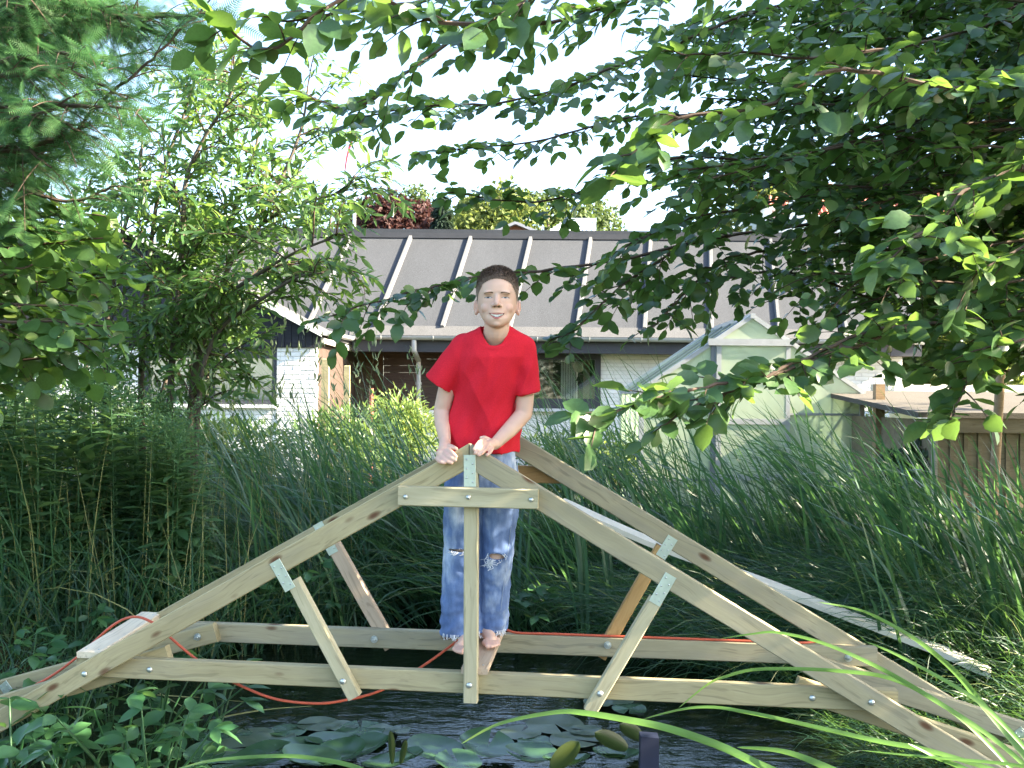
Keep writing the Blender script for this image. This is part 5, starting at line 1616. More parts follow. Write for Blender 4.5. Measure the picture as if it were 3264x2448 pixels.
# ------------------------------------------------------------------ shrubs between pond and house
def shrub(name, label, c, R, mat, n, leaf, tpl='lance', seed=0, cat='shrub', flat_top=False):
    r = np.random.default_rng(seed); c = np.array(c, float); R = np.array(R, float)
    root = empty(name, (c[0], c[1], float(ground_z(c[0], c[1])))); tag(root, label, cat)
    k = r.integers(0, 16, n); cc = nrmz(r.normal(size=(16, 3)))*r.uniform(.1, .7, (16, 1))
    d = nrmz(r.normal(size=(n, 3)))
    pos = c+(cc[k]+d*r.uniform(.25, .5, (n, 1)))*R
    pos[:, 2] = np.maximum(pos[:, 2], .12)
    if flat_top: pos[:, 2] = np.minimum(pos[:, 2], c[2]+R[2]*.7+r.normal(size=n)*.01)
    V, q = inst(leaf_tpl(tpl), pos, d+r.normal(size=(n, 3))*.6+np.array([0, 0, .3]), r.normal(size=(n, 3))*.5+np.array([0, -.3, 1]), r.uniform(.7, 1.3, n)*leaf)
    base = np.array(root.location)
    o = link('crown', mk_mesh('crown', V-base, q, mat, True), root); o['kind'] = 'stuff'
    b = MB()
    for i in range(6):
        e = c+cc[i]*R*.8; b.tube([tuple(base-np.array([0, 0, .05])), tuple((base+e)/2+r.normal(size=3)*.04), tuple(e)], [.015, .012, .006], 5)
    sub(b, 'stems', M_TWIG, root, tuple(base), True)
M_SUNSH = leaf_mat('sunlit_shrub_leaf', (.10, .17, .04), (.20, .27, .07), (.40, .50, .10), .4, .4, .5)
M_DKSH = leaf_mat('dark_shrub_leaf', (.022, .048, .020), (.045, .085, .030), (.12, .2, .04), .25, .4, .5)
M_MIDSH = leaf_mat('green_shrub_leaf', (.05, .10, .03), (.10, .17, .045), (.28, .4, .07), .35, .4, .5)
def cP(px, py, D): p = P(px, py, D); return (p.x, p.y, p.z)
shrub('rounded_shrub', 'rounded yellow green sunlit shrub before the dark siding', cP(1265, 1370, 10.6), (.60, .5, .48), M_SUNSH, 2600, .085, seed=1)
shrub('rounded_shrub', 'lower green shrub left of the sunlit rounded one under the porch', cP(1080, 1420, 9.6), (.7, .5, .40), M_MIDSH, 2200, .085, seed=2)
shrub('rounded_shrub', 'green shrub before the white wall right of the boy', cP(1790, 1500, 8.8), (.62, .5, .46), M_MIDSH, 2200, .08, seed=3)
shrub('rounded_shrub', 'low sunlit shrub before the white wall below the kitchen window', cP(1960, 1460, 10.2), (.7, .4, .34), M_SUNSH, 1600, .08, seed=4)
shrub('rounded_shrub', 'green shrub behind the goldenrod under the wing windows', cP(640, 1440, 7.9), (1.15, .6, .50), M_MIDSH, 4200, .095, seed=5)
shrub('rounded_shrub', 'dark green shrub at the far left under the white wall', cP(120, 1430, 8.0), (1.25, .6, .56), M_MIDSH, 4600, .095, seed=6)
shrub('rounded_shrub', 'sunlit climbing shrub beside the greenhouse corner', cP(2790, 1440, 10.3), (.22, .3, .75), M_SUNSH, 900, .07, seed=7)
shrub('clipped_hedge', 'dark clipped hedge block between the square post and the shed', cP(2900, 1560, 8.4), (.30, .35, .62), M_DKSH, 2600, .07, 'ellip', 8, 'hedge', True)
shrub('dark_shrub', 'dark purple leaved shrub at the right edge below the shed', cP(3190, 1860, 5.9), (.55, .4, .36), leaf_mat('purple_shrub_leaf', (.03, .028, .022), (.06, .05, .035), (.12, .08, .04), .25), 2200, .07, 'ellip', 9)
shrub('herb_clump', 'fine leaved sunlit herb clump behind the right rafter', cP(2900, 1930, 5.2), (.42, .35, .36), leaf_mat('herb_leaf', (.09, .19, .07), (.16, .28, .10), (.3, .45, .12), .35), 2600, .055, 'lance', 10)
shrub('greenhouse_plant', 'leafy green plant growing inside the right half of the greenhouse', (3.15, 10.9, .75), (.42, .5, .62), M_SUNSH, 1500, .10, 'ellip', 11, 'plant')
shrub('greenhouse_plant', 'low leafy plant inside the left half of the greenhouse', (1.75, 10.9, .5), (.3, .4, .42), M_MIDSH, 900, .10, 'ellip', 12, 'plant')
# ------------------------------------------------------------------ the boy on the bridge
def remeshed(mb, voxel, smooth_it, name):
    me = mb.mesh('tmp')
    o = bpy.data.objects.new('tmp', me); COL.objects.link(o)
    m = o.modifiers.new('r', 'REMESH'); m.mode = 'VOXEL'; m.voxel_size = voxel; m.adaptivity = 0
    if smooth_it:
        s = o.modifiers.new('s', 'SMOOTH'); s.factor = .5; s.iterations = smooth_it
    bpy.context.view_layer.update()
    dg = bpy.context.evaluated_depsgraph_get()
    out = bpy.data.meshes.new_from_object(o.evaluated_get(dg))
    bpy.data.objects.remove(o); bpy.data.meshes.remove(me)
    out.name = name
    return out
def get_co(me):
    a = np.empty(len(me.vertices)*3, np.float32); me.vertices.foreach_get('co', a); return a.reshape(-1, 3).astype(float)
def set_co(me, V):
    me.vertices.foreach_set('co', np.asarray(V, np.float32).ravel()); me.update()
def get_no(me):
    a = np.empty(len(me.vertices)*3, np.float32); me.vertices.foreach_get('normal', a); return a.reshape(-1, 3).astype(float)
def capsules(mb, pts, rads, n=14):
    """rounded tapered chain"""
    pts = [np.array(p, float) for p in pts]
    for i in range(len(pts)-1):
        a, b = pts[i], pts[i+1]; k = 7
        t = np.linspace(0, 1, k)[:, None]
        mb.tube(a+(b-a)*t, np.linspace(rads[i], rads[i+1], k), n)
    for p, r in zip(pts, rads): mb.sphere(p, r, 14, 10)
def loft(mb, rings, n=28):
    """rings: (centre, half width x, half depth y) -> closed solid"""
    V = []; a = np.arange(n)*2*math.pi/n
    for c, hx, hy in rings:
        c = np.array(c, float); ex = 2.4
        ca, sa = np.cos(a), np.sin(a)
        V.append(c+np.stack([hx*np.sign(ca)*np.abs(ca)**(2/ex), hy*np.sign(sa)*np.abs(sa)**(2/ex), 0*a], -1))
    k = len(rings); V = np.concatenate(V)
    q = np.array([(i*n+j, i*n+(j+1) % n, (i+1)*n+(j+1) % n, (i+1)*n+j) for i in range(k-1) for j in range(n)])
    b = mb.n; mb.add(V, [q]); mb.f.append(np.arange(n)[::-1]+b); mb.f.append(np.arange(n)+b+(k-1)*n)
def pz(px, D, z): return np.array([(px-1632)/F*D, D, z])
def A(px, py, D): return np.array(P(px, py, D))

PZ = PLANK_Z
HO = A(1585, 955, 3.27)                     # head centre
H = lambda x, y, z: HO+np.array([x, y, z])
body = MB()
# head
prof = [(.0985, .012, -.020, .030), (.092, .031, -.042, .052), (.080, .0475, -.060, .074), (.062, .0595, -.0725, .092), (.042, .0665, -.0785, .101), (.020, .0690, -.0795, .104), (.008, .0688, -.0765, .103), (-.008, .0675, -.0740, .099),
        (-.024, .0652, -.0755, .090), (-.040, .0615, -.0765, .076), (-.054, .0565, -.0765, .052), (-.067, .0500, -.0760, .026), (-.078, .0420, -.0745, .006), (-.087, .0335, -.0710, -.010), (-.0945, .0230, -.0640, -.022), (-.099, .0100, -.0540, -.030)]
hn_, VV = 56, []
ang_ = np.arange(hn_)*2*math.pi/hn_
for (z_, w_, yf, yb) in prof:
    yc = min(.012, (yf+yb)/2+.012)
    ca_, sa_ = np.cos(ang_), np.sin(ang_)
    exf = 2.25
    X_ = w_*np.sign(ca_)*np.abs(ca_)**(2/exf); dep = np.where(sa_ < 0, yc-yf, yb-yc)
    Y_ = yc+dep*np.sign(sa_)*np.abs(sa_)**(2/exf)
    VV.append(np.stack([X_, Y_, 0*X_+z_], -1)+HO)
VV = np.concatenate(VV); kk = len(prof)
qq = np.array([(i*hn_+j, (i+1)*hn_+j, (i+1)*hn_+(j+1) % hn_, i*hn_+(j+1) % hn_) for i in range(kk-1) for j in range(hn_)])
b_ = body.n; body.add(VV, [qq]); body.f.append(np.arange(hn_)+b_); body.f.append(np.arange(hn_)[::-1]+b_+(kk-1)*hn_)
body.sphere(H(0, -.0620, -.0860), (.0150, .0125, .0110), 16, 12)
for s in (-1, 1):
    body.sphere(H(s*.0330, -.0470, -.0340), (.0215, .0220, .0200), 18, 12)
    body.sphere(H(s*.0250, -.0690, .0165), (.0200, .0105, .0075), 16, 10)
    ec = H(s*.0700, .010, -.027)
    body.sphere(ec+np.array([s*.0050, .004, .006]), (.0075, .0140, .0200), 14, 12)
    body.sphere(ec+np.array([s*.0015, -.002, -.016]), (.0065, .0090, .0110), 12, 10)
    body.sphere(ec+np.array([-s*.0035, .000, .000]), (.0060, .0100, .0160), 12, 10)
capsules(body, [H(0, -.0745, .006), H(0, -.0830, -.010), H(0, -.0905, -.0225)], [.0075, .0080, .0098], 12)
for s in (-1, 1): body.sphere(H(s*.0105, -.0800, -.0270), (.0078, .0095, .0070), 12, 10)
# neck and trunk
nb = A(1579, 1092, 3.345)
capsules(body, [H(0, .016, -.055), H(-.002, .020, -.105), nb], [.044, .0435, .050], 22)
loft(body, [(A(1577, 1085, 3.345), .060, .045), (A(1573, 1115, 3.345), .095, .062), (A(1562, 1200, 3.37), .098, .075), (A(1545, 1300, 3.41), .092, .075), (A(1527, 1420, 3.455), .105, .085), (A(1527, 1500, 3.46), .110, .085)])
# arms (image left = his right)
capsules(body, [A(1490, 1114, 3.345), A(1434, 1205, 3.375), A(1408, 1308, 3.40), A(1410, 1352, 3.375), A(1419, 1405, 3.315)], [.034, .033, .0285, .0270, .0205], 20)
capsules(body, [A(1658, 1118, 3.345), A(1677, 1215, 3.365), A(1670, 1318, 3.37), A(1628, 1366, 3.34), A(1578, 1415, 3.285)], [.034, .033, .0300, .0285, .0205], 20)
# his right hand over the left rafter
def finger(pts, r): capsules(body, [A(*p) for p in pts], r, 10)
body.sphere(A(1415, 1433, 3.262), (.0215, .026, .0195), 18, 12); body.sphere(A(1408, 1446, 3.236), (.0200, .020, .0160), 18, 12)
capsules(body, [A(1419, 1405, 3.315), A(1416, 1428, 3.27)], [.0200, .0205], 16)
finger([(1428, 1433, 3.232), (1439, 1441, 3.196), (1447, 1449, 3.180), (1454, 1456, 3.177)], [.0086, .0080, .0070, .0062])
finger([(1415, 1441, 3.228), (1427, 1453, 3.192), (1440, 1461, 3.177), (1452, 1467, 3.175)], [.0088, .0080, .0071, .0063])
finger([(1403, 1452, 3.228), (1414, 1464, 3.192), (1427, 1471, 3.177), (1440, 1476, 3.175)], [.0086, .0078, .0069, .0061])
finger([(1393, 1461, 3.230), (1399, 1470, 3.196), (1407, 1474, 3.180), (1416, 1476, 3.177)], [.0078, .0069, .0062, .0056])
finger([(1424, 1420, 3.275), (1438, 1424, 3.250), (1447, 1427, 3.238), (1455, 1431, 3.230)], [.0100, .0090, .0080, .0066])
# his left hand on the apex
body.sphere(A(1560, 1418, 3.258), (.0225, .026, .0180), 18, 12); body.sphere(A(1548, 1417, 3.236), (.0190, .018, .0150), 18, 12)
capsules(body, [A(1578, 1415, 3.285), A(1565, 1417, 3.262)], [.0200, .0200], 16)
finger([(1539, 1404, 3.232), (1528, 1410, 3.205), (1518, 1422, 3.184), (1511, 1432, 3.178)], [.0086, .0080, .0071, .0062])
finger([(1545, 1411, 3.226), (1534, 1424, 3.196), (1524, 1436, 3.178), (1515, 1445, 3.175)], [.0088, .0081, .0071, .0063])
finger([(1557, 1420, 3.226), (1547, 1433, 3.196), (1537, 1443, 3.178), (1527, 1451, 3.175)], [.0086, .0079, .0070, .0062])
finger([(1568, 1429, 3.230), (1563, 1440, 3.200), (1558, 1447, 3.184), (1552, 1451, 3.178)], [.0078, .0070, .0062, .0056])
finger([(1556, 1402, 3.268), (1544, 1396, 3.260), (1534, 1396, 3.258)], [.0100, .0088, .0068])
# legs and feet
capsules(body, [A(1480, 1500, 3.455), A(1476, 1765, 3.415), pz(1500, 3.440, PZ+.13), pz(1505, 3.435, PZ+.058)], [.066, .047, .036, .0260], 20)
capsules(body, [A(1585, 1500, 3.465), A(1583, 1772, 3.430), pz(1556, 3.500, PZ+.13), pz(1548, 3.505, PZ+.058)], [.066, .048, .036, .0260], 20)
def foot(heel, ankle, mid, ball, tips):
    capsules(body, [ankle, mid, ball], [.027, .0245, .0190], 18)
    capsules(body, [ankle, heel], [.026, .0225], 18)
    capsules(body, [heel, ball], [.0195, .0175], 14)
    b, t0, t1 = ball, tips[0], tips[-1]
    sidev = (t1-t0)/np.linalg.norm(t1-t0)
    for i, t in enumerate(tips):
        root = b+sidev*(-.024+.012*i)
        root[2] = PZ+.013
        r = (.0098, .0076, .0072, .0068, .0064)[i]
        body.sphere(root, .0135, 12, 8)
        capsules(body, [root, (root+t)/2+np.array([0, 0, .004]), t], [.0125, r, r], 10)
# his left foot (image right): big toe on the image left
foot(pz(1541, 3.535, PZ+.0235), pz(1548, 3.505, PZ+.060), pz(1560, 3.462, PZ+.040), pz(1573, 3.420, PZ+.021), [pz(q, d, PZ+.0105) for q, d in ((1562, 3.368), (1573, 3.366), (1582, 3.371), (1590, 3.380), (1597, 3.393))])
# his right foot (image left): big toe on the image right
foot(pz(1517, 3.468, PZ+.0235), pz(1505, 3.435, PZ+.060), pz(1494, 3.395, PZ+.040), pz(1481, 3.345, PZ+.021), [pz(q, d, PZ+.0105) for q, d in ((1480, 3.290), (1471, 3.290), (1464, 3.297), (1458, 3.308), (1453, 3.322))])

bme = remeshed(body, .0026, 5, 'person')
V = get_co(bme); No = get_no(bme)
L = V-HO
def gauss(c, s):
    return np.exp(-(((L-np.array(c))/np.array(s))**2).sum(1))
front = (L[:, 1] < -.03) & (np.abs(L[:, 2]) < .12)
d = np.zeros_like(V)
for s in (-1, 1):
    d[:, 1] += .0058*gauss((s*.0285, -.066, .002), (.0150, .03, .0085))      # eye sockets
    d[:, 1] -= .0022*gauss((s*.0285, -.066, -.010), (.0130, .03, .0050))     # cheek under eye
    d[:, 1] += .0030*gauss((s*.0300, -.066, -.056), (.0050, .03, .0100))     # smile folds
    d[:, 0] -= s*.0035*gauss((s*.079, .010, -.020), (.010, .0085, .0105))     # ear bowl
    d[:, 2] += .0030*gauss((s*.0070, -.088, -.0330), (.0034, .008, .0034))   # nostrils
d[:, 1] += .0042*gauss((0, -.07, -.0600), (.0230, .03, .0075))               # open mouth
d[:, 1] -= .0028*gauss((0, -.07, -.0500), (.0180, .03, .0040))               # upper lip
d[:, 1] -= .0030*gauss((0, -.07, -.0715), (.0150, .03, .0045))               # lower lip
V[front] += d[front]
ear = (np.abs(L[:, 0]) > .066) & (np.abs(L[:, 2]) < .08)
V[ear] += d[ear]
set_co(bme, V)
# skin colour: rosy cheeks, ears, knuckles, toes
ca = bme.color_attributes.new('skin', 'FLOAT_COLOR', 'POINT')
base = np.tile(np.array([.70, .455, .345]), (len(V), 1))
red = np.zeros(len(V))
for s in (-1, 1):
    red += .34*gauss((s*.038, -.06, -.032), (.020, .04, .017))+.55*gauss((s*.078, .01, -.022), (.012, .03, .03))
red += .35*gauss((0, -.09, -.022), (.014, .02, .012))
red += .35*np.clip((PZ+.05-V[:, 2])/.05, 0, 1)
hands = np.clip(1-np.abs(V[:, 1]-3.19)/.03, 0, 1)*((V[:, 2] < 1.22) & (V[:, 2] > 1.10))
red += .25*hands
nz = np.array([mnoise.noise(Vector(p)*38) for p in V[::1]]) if len(V) < 260000 else 0
base *= (1+.05*nz)[:, None] if not np.isscalar(nz) else 1
base = base*(1-red[:, None])+np.array([.70, .36, .275])*red[:, None]
ca.data.foreach_set('color', np.column_stack([base, np.ones(len(V))]).astype(np.float32).ravel())
t = NT('skin')
vc = t.new('VertexColor', layer_name='skin')
bs = t.bsdf(vc.outputs[0], .48, .35)
bs.inputs['Subsurface Weight'].default_value = .12
bs.inputs['Subsurface Radius'].default_value = (.012, .005, .003)
bs.inputs['Subsurface Scale'].default_value = .6
M_SKIN = t.done(bs)
bme.materials.clear(); bme.materials.append(M_SKIN)
bme.polygons.foreach_set('use_smooth', np.ones(len(bme.polygons), bool))
boy = empty('person', (float(pz(1530, 3.43, PZ)[0]), 3.43, PZ))
tag(boy, 'smiling barefoot boy in red t-shirt and ripped jeans holding the bridge apex', 'person')
def boy_part(name, me):
    V_ = get_co(me); set_co(me, V_-np.array(boy.location)); o = link(name, me, boy); return o
from mathutils.bvhtree import BVHTree
hv = np.where(np.linalg.norm(L, axis=1) < .14)[0]
polys = [tuple(p.vertices) for p in bme.polygons]
bvh = BVHTree.FromPolygons([tuple(v) for v in V], polys)

# face patches laid on the head surface
def surf(x, z, off):
    o_ = Vector(H(x, -.30, z)); r_ = bvh.ray_cast(o_, Vector((0, 1, 0)), .4)
    p = r_[0] if r_[0] is not None else Vector(H(x, -.06, z))
    return np.array(p)+np.array([0, -off, 0])
def patch(name, outline_fn, mat, off, nu=18, nv=5, bulge=0.0):
    Vp = []
    for i in range(nu+1):
        u = i/nu
        for j in range(nv+1):
            v = j/nv; x, z = outline_fn(u, v)
            Vp.append(surf(x, z, off+bulge*math.sin(math.pi*v)*math.sin(math.pi*min(1, max(0, u)))**.5))
    q = np.array([(i*(nv+1)+j, (i+1)*(nv+1)+j, (i+1)*(nv+1)+j+1, i*(nv+1)+j+1) for i in range(nu) for j in range(nv)])
    me = mk_mesh(name, Vp, q, mat, True)
    return boy_part(name, me)
M_SCL = plain('eye_white', (.62, .60, .58), .25, .5, 0, .04)
M_IRIS = plain('iris', (.012, .016, .024), .15, .6, 0, .1)
M_LASH = plain('lash', (.012, .008, .006), .7, .2)
M_LIP = plain('lip', (.52, .165, .145), .4, .4, 0, .06)
M_MOUTH = plain('mouth_inside', (.025, .006, .006), .6, .3)
M_TEETH = plain('teeth', (.78, .75, .66), .25, .5, 0, .03)
M_BROW = plain('brow_hair', (.12, .068, .042), .8, .2)
for s in (-1, 1):
    cx, cz = s*.0287, -.0005
    def alm(u, v, w=.0125, hu=.0026, hl=.0018):
        x = (u*2-1)*w; e = (1-(u*2-1)**2)
        return cx+x, cz+(-hl*e)+(hu+hl)*e*v
    patch('eye', alm, M_SCL, .0006)
    patch('iris', lambda u, v: (cx-.001+.0048*(u*2-1), cz+.0003+(-.0019+.0044*v)*math.sqrt(max(0, 1-(u*2-1)**2*.9))), M_IRIS, .0010, 8, 4)
    patch('eyelash', lambda u, v: (cx+(u*2-1)*.0135, cz+.0027*(1-(u*2-1)**2)+(-.0006+.0016*v)), M_LASH, .0013, 14, 2)
    patch('eyelid', lambda u, v: (cx+(u*2-1)*.0130, cz-.0026*(1-(u*2-1)**2)-.0012+.0008*v), plain('lower_lid', (.46, .24, .19), .6), .0011, 14, 2)
    patch('eyebrow', lambda u, v: (s*(.0130+.0300*u), .0135+.0040*math.sin(math.pi*min(1, u*.85+.1))-.0020*u+(v-.5)*.0046*(1-.75*u)), M_BROW, .0009, 14, 2)
    patch('nostril', lambda u, v: (s*.0068+(u*2-1)*.0030, -.0322+(v-.5)*.0030*math.sqrt(max(0.02, 1-(u*2-1)**2))), M_MOUTH, .0006, 8, 3)
mw, mzc = .0262, -.0580
def curve(u): return .0062*(u*2-1)**2                 # corners up
patch('mouth', lambda u, v: (mw*(u*2-1), mzc+curve(u)+(-.0105+.0125*v)*max(0., 1-abs(u*2-1)**2.4)), M_MOUTH, .0004, 22, 5)
for k in range(8):
    w_ = (.0042, .0046, .0052, .0062, .0062, .0052, .0046, .0042)[k]; x0 = sum((.0042, .0046, .0052, .0062, .0062, .0052, .0046, .0042)[:k])-.0202
    hgt = (.0042, .0054, .0062, .0074, .0074, .0062, .0054, .0042)[k]
    patch('tooth', lambda u, v: (x0+w_*(.03+.94*u), mzc+curve((x0+w_*u+mw)/(2*mw))+.0010-hgt*(1-v)), M_TEETH, .0010+.0006*(k % 2), 3, 3, .0005)
patch('upper_lip', lambda u, v: (mw*1.05*(u*2-1), mzc+curve(u)+.0008+(.0040-.0008*math.cos((u*2-1)*9)*math.exp(-((u*2-1)*4)**2))*v*max(0.05, 1-abs(u*2-1)**2)), M_LIP, .0012, 22, 4, .0016)
patch('lower_lip', lambda u, v: (mw*.93*(u*2-1), mzc+curve(u)*1.05-.0090*max(.15, 1-abs(u*2-1)**2.2)-.0058*(1-v)*max(0.05, 1-abs(u*2-1)**2)), M_LIP, .0012, 22, 4, .0022)
body_o = boy_part('body', bme)

# hair: close-cropped cap with bristles
M_HAIR = None
t = NT('brown_hair')
co = t.new('TexCoord').outputs['Object']
sp = t.new('SeparateXYZ'); t.l(co, sp.inputs[0])
zrel = t.math('SUBTRACT', sp.outputs[2], float(HO[2]-boy.location.z))
geo = t.new('NewGeometry')
rr1 = t.ramp(t.math('ADD', t.math('MULTIPLY', zrel.outputs[0], 8.0).outputs[0], .15).outputs[0], [(.05, (.25, .195, .155)), (.45, (.17, .122, .092)), (.85, (.085, .056, .042))])
nzz = t.noise(co, 420, 2)
cc_ = t.mix(.7, rr1.outputs[0], t.ramp(nzz.outputs[0], [(.3, .6), (.7, 1.5)]).outputs[0], 'MULTIPLY')
M_HAIR = t.done(t.bsdf(cc_.outputs[0], .75, .25))
Lh = V-HO
def hairline(x, y):
    tt = np.clip((y+.078)/.085, 0, 1)
    z = .064-.030*np.clip((np.abs(x)-.030)/.03, 0, 1)*0-tt*.072
    z = np.where((np.abs(x) > .050) & (y < -.005), np.minimum(z+.0, .045-(y+.06)*1.2), z)
    z = np.where(y > .012, -.020-.045*np.clip((y-.012)/.03, 0, 1), z)
    return z
ishair = (Lh[:, 2] > hairline(Lh[:, 0], Lh[:, 1])) & (np.linalg.norm(Lh, axis=1) < .125) & (np.abs(Lh[:, 0]) < .0725)
hp_ = [p for p in polys if all(ishair[i] for i in p)]
used = sorted({i for p in hp_ for i in p}); mp = {i: k for k, i in enumerate(used)}
nn = get_no(bme)[used]; hvtx = V[used]; lz = hvtx-HO
edge = np.clip((lz[:, 2]-hairline(lz[:, 0], lz[:, 1]))/.016, 0, 1)
hgt = (.0014+.0062*np.clip((lz[:, 2]-.01)/.07, 0, 1))*edge**.7+.0004
hn = np.array([mnoise.noise(Vector(p)*170) for p in hvtx])
hv2 = hvtx+nn*(hgt*(1+.35*hn))[:, None]
hv2[:, 2] += .003*np.clip((lz[:, 2]-.05)/.05, 0, 1)
hq = np.array([[mp[i] for i in p] for p in hp_ if len(p) == 4])
ntuft = 9000
k = rng.integers(0, len(hv2), ntuft)
dr = nn[k]*.55+np.array([0, -.25, .10])+rng.normal(size=(ntuft, 3))*.35
dr[:, 2] += np.where(lz[k][:, 2] < .03, -.55, .15)
ll = (.0030+.0085*np.clip((lz[k][:, 2]-.01)/.07, 0, 1))*(.35+.65*edge[k])
Vb, qb = inst((np.array([(0, .10, 0), (0, -.10, 0), (1., 0, 0)]), np.array([(0, 1, 2)])), hv2[k]-nn[k]*.001, dr, rng.normal(size=(ntuft, 3)), ll)
hair = mk_mesh('hair', np.vstack([hv2, Vb]), [hq, qb+len(hv2)], M_HAIR, True)
boy_part('hair', hair)

# ---- t-shirt
sh = MB()
loft(sh, [(A(1522, 1442, 3.462), .146, .112), (A(1525, 1425, 3.458), .144, .110), (A(1535, 1370, 3.440), .128, .107), (A(1545, 1290, 3.412), .117, .102), (A(1556, 1200, 3.375), .110, .098), (A(1568, 1140, 3.350), .122, .090),
          (A(1576, 1095, 3.340), .124, .074), (A(1578, 1068, 3.335), .110, .062), (A(1579, 1052, 3.335), .072, .056), (A(1580, 1040, 3.335), .054, .05)], 36)
sl_ends = []
for (s0, s1, r0, r1, mid) in ((A(1482, 1108, 3.345), A(1398, 1226, 3.372), .0510, .0575, None), (A(1664, 1112, 3.345), A(1682, 1254, 3.365), .0490, .0450, None)):
    k = 9; tt = np.linspace(0, 1, k)[:, None]
    sh.tube(s0+(s1-s0)*tt, np.linspace(r0, r1, k), 26); sh.sphere(s0, r0*1.0, 20, 14)
    ax = (s1-s0)/np.linalg.norm(s1-s0); sl_ends.append((s1, ax, r1))
sme = remeshed(sh, .0045, 10, 't_shirt')
W = get_co(sme); N = get_no(sme)
hemz = A(1522, 1442, 3.462)[2]
# folds
f = np.zeros(len(W))
for i, p in enumerate(W):
    u = (HO[2]-p[2])
    low = min(1, max(0, (u-.16)/.25))
    a1 = mnoise.noise(Vector((p[0]*13+p[2]*5, p[1]*9, p[2]*4+3.1)))
    a2 = mnoise.noise(Vector((p[0]*30-p[2]*14, p[1]*20, p[2]*7+9)))
    diag = math.sin((p[0]-HO[0])*60*(1 if p[0] > HO[0] else -1)+p[2]*44)*math.exp(-((abs(p[0]-HO[0])-.085)/.035)**2)*math.exp(-((u-.27)/.09)**2)
    rg = 1-2*abs(mnoise.noise(Vector((abs(p[0]-HO[0]+.03)*11-p[2]*6, p[1]*6, (p[0]-HO[0])*5+p[2]*2.5+21))))
    f[i] = a1*(.003+.014*low)+a2*(.0018+.006*low)+diag*.0045+(max(0, rg)**3-.25)*(.002+.007*low)
W = W+N*f[:, None]
set_co(sme, W)
bm = bmesh.new(); bm.from_mesh(sme); bm.normal_update()
nc0, nc1 = A(1573, 1106, 3.262), A(1580, 1030, 3.388)     # neckline front / back
ncen = (nc0+nc1)/2; nax = nc1-nc0; nlen = np.linalg.norm(nax)/2; nax = nax/np.linalg.norm(nax); nnorm = np.cross(np.array([1., 0, 0]), nax); nnorm /= np.linalg.norm(nnorm)
if nnorm[2] < 0: nnorm = -nnorm
kill = []
for fc in bm.faces:
    c = np.array(fc.calc_center_median()); n_ = np.array(fc.normal)
    if c[2] < hemz+.012 and n_[2] < -.55: kill.append(fc); continue
    dead = False
    for e, ax, r1 in sl_ends:
        ce = c-e; pr_ = ce-ax*np.dot(ce, ax)
        if np.linalg.norm(pr_) < r1*1.06 and abs(np.dot(ce, ax)) < .014 and np.dot(n_, ax) > .58: dead = True
    q_ = c-ncen; x_, y_, z_ = q_[0]/.0485, np.dot(q_, nax)/nlen, np.dot(q_, nnorm)
    if x_*x_+y_*y_ < 1 and z_ > -.03: dead = True
    if dead: kill.append(fc)
bmesh.ops.delete(bm, geom=kill, context='FACES')
for _ in range(14):
    bnd = [v for v in bm.verts if v.is_boundary]
    new = {}
    for v in bnd:
        nb_ = [e.other_vert(v).co for e in v.link_edges if e.is_boundary]
        if len(nb_) == 2: new[v] = v.co*.4+(nb_[0]+nb_[1])*.3
    for v, c in new.items(): v.co = c
bm.to_mesh(sme); bm.free()
t = NT('red_cotton')
co = t.new('TexCoord').outputs['Object']
n1 = t.noise(co, 300, 2); n2 = t.noise(co, 5, 3)
cr_ = t.mix(.5, t.ramp(n1.outputs[0], [(.3, (.60, .016, .032)), (.7, (.72, .024, .044))]).outputs[0], t.ramp(n2.outputs[0], [(.3, .85), (.7, 1.12)]).outputs[0], 'MULTIPLY')
# faded dark print on the chest
n3 = t.noise(co, 26, 5, .65)
M_RED = t.done(t.bsdf(cr_.outputs[0], .85, .15, 0, t.bump(n1.outputs[0], .15, .001).outputs[0]))
sme.materials.clear(); sme.materials.append(M_RED)
sme.polygons.foreach_set('use_smooth', np.ones(len(sme.polygons), bool))
shirt = boy_part('t_shirt', sme)
so = shirt.modifiers.new('s', 'SOLIDIFY'); so.thickness = .003; so.offset = -1
cb = MB(); aa = np.linspace(0, 2*math.pi, 41)
ring = np.array([ncen+np.array([1., 0, 0])*.0525*math.cos(q)+nax*(nlen+.004)*math.sin(q)+nnorm*(.004) for q in aa])
# drape the band onto the shirt surface
svh = BVHTree.FromPolygons([tuple(v) for v in get_co(sme)+np.array(boy.location)], [tuple(p.vertices) for p in sme.polygons])
rin, rout = [], []
for i in range(len(ring)-1):
    out_ = ring[i]-ncen; out_ = out_-nnorm*np.dot(out_, nnorm); out_ /= np.linalg.norm(out_)
    a_ = svh.find_nearest(Vector(ring[i]-out_*.005)); b_ = svh.find_nearest(Vector(ring[i]+out_*.016))
    rin.append(np.array(a_[0])*.4+(ring[i]-out_*.004)*.6); rout.append(np.array(b_[0])+np.array(b_[1])*.0014*(1 if np.dot(np.array(b_[1]), out_+nnorm) > 0 else -1))
rin, rout = np.array(rin), np.array(rout)
for _ in range(4):
    rin = (np.roll(rin, 1, 0)+2*rin+np.roll(rin, -1, 0))/4; rout = (np.roll(rout, 1, 0)+2*rout+np.roll(rout, -1, 0))/4
mid = (rin+rout)/2+nnorm*.0030
m_ = len(rin); CV = np.concatenate([rin-nnorm*.008, rin+nnorm*.001, mid, rout])
cb.add(CV, np.array([(r*m_+i, r*m_+(i+1) % m_, (r+1)*m_+(i+1) % m_, (r+1)*m_+i) for r in range(3) for i in range(m_)]))
boy_part('collar', cb.mesh('collar', M_RED, True))

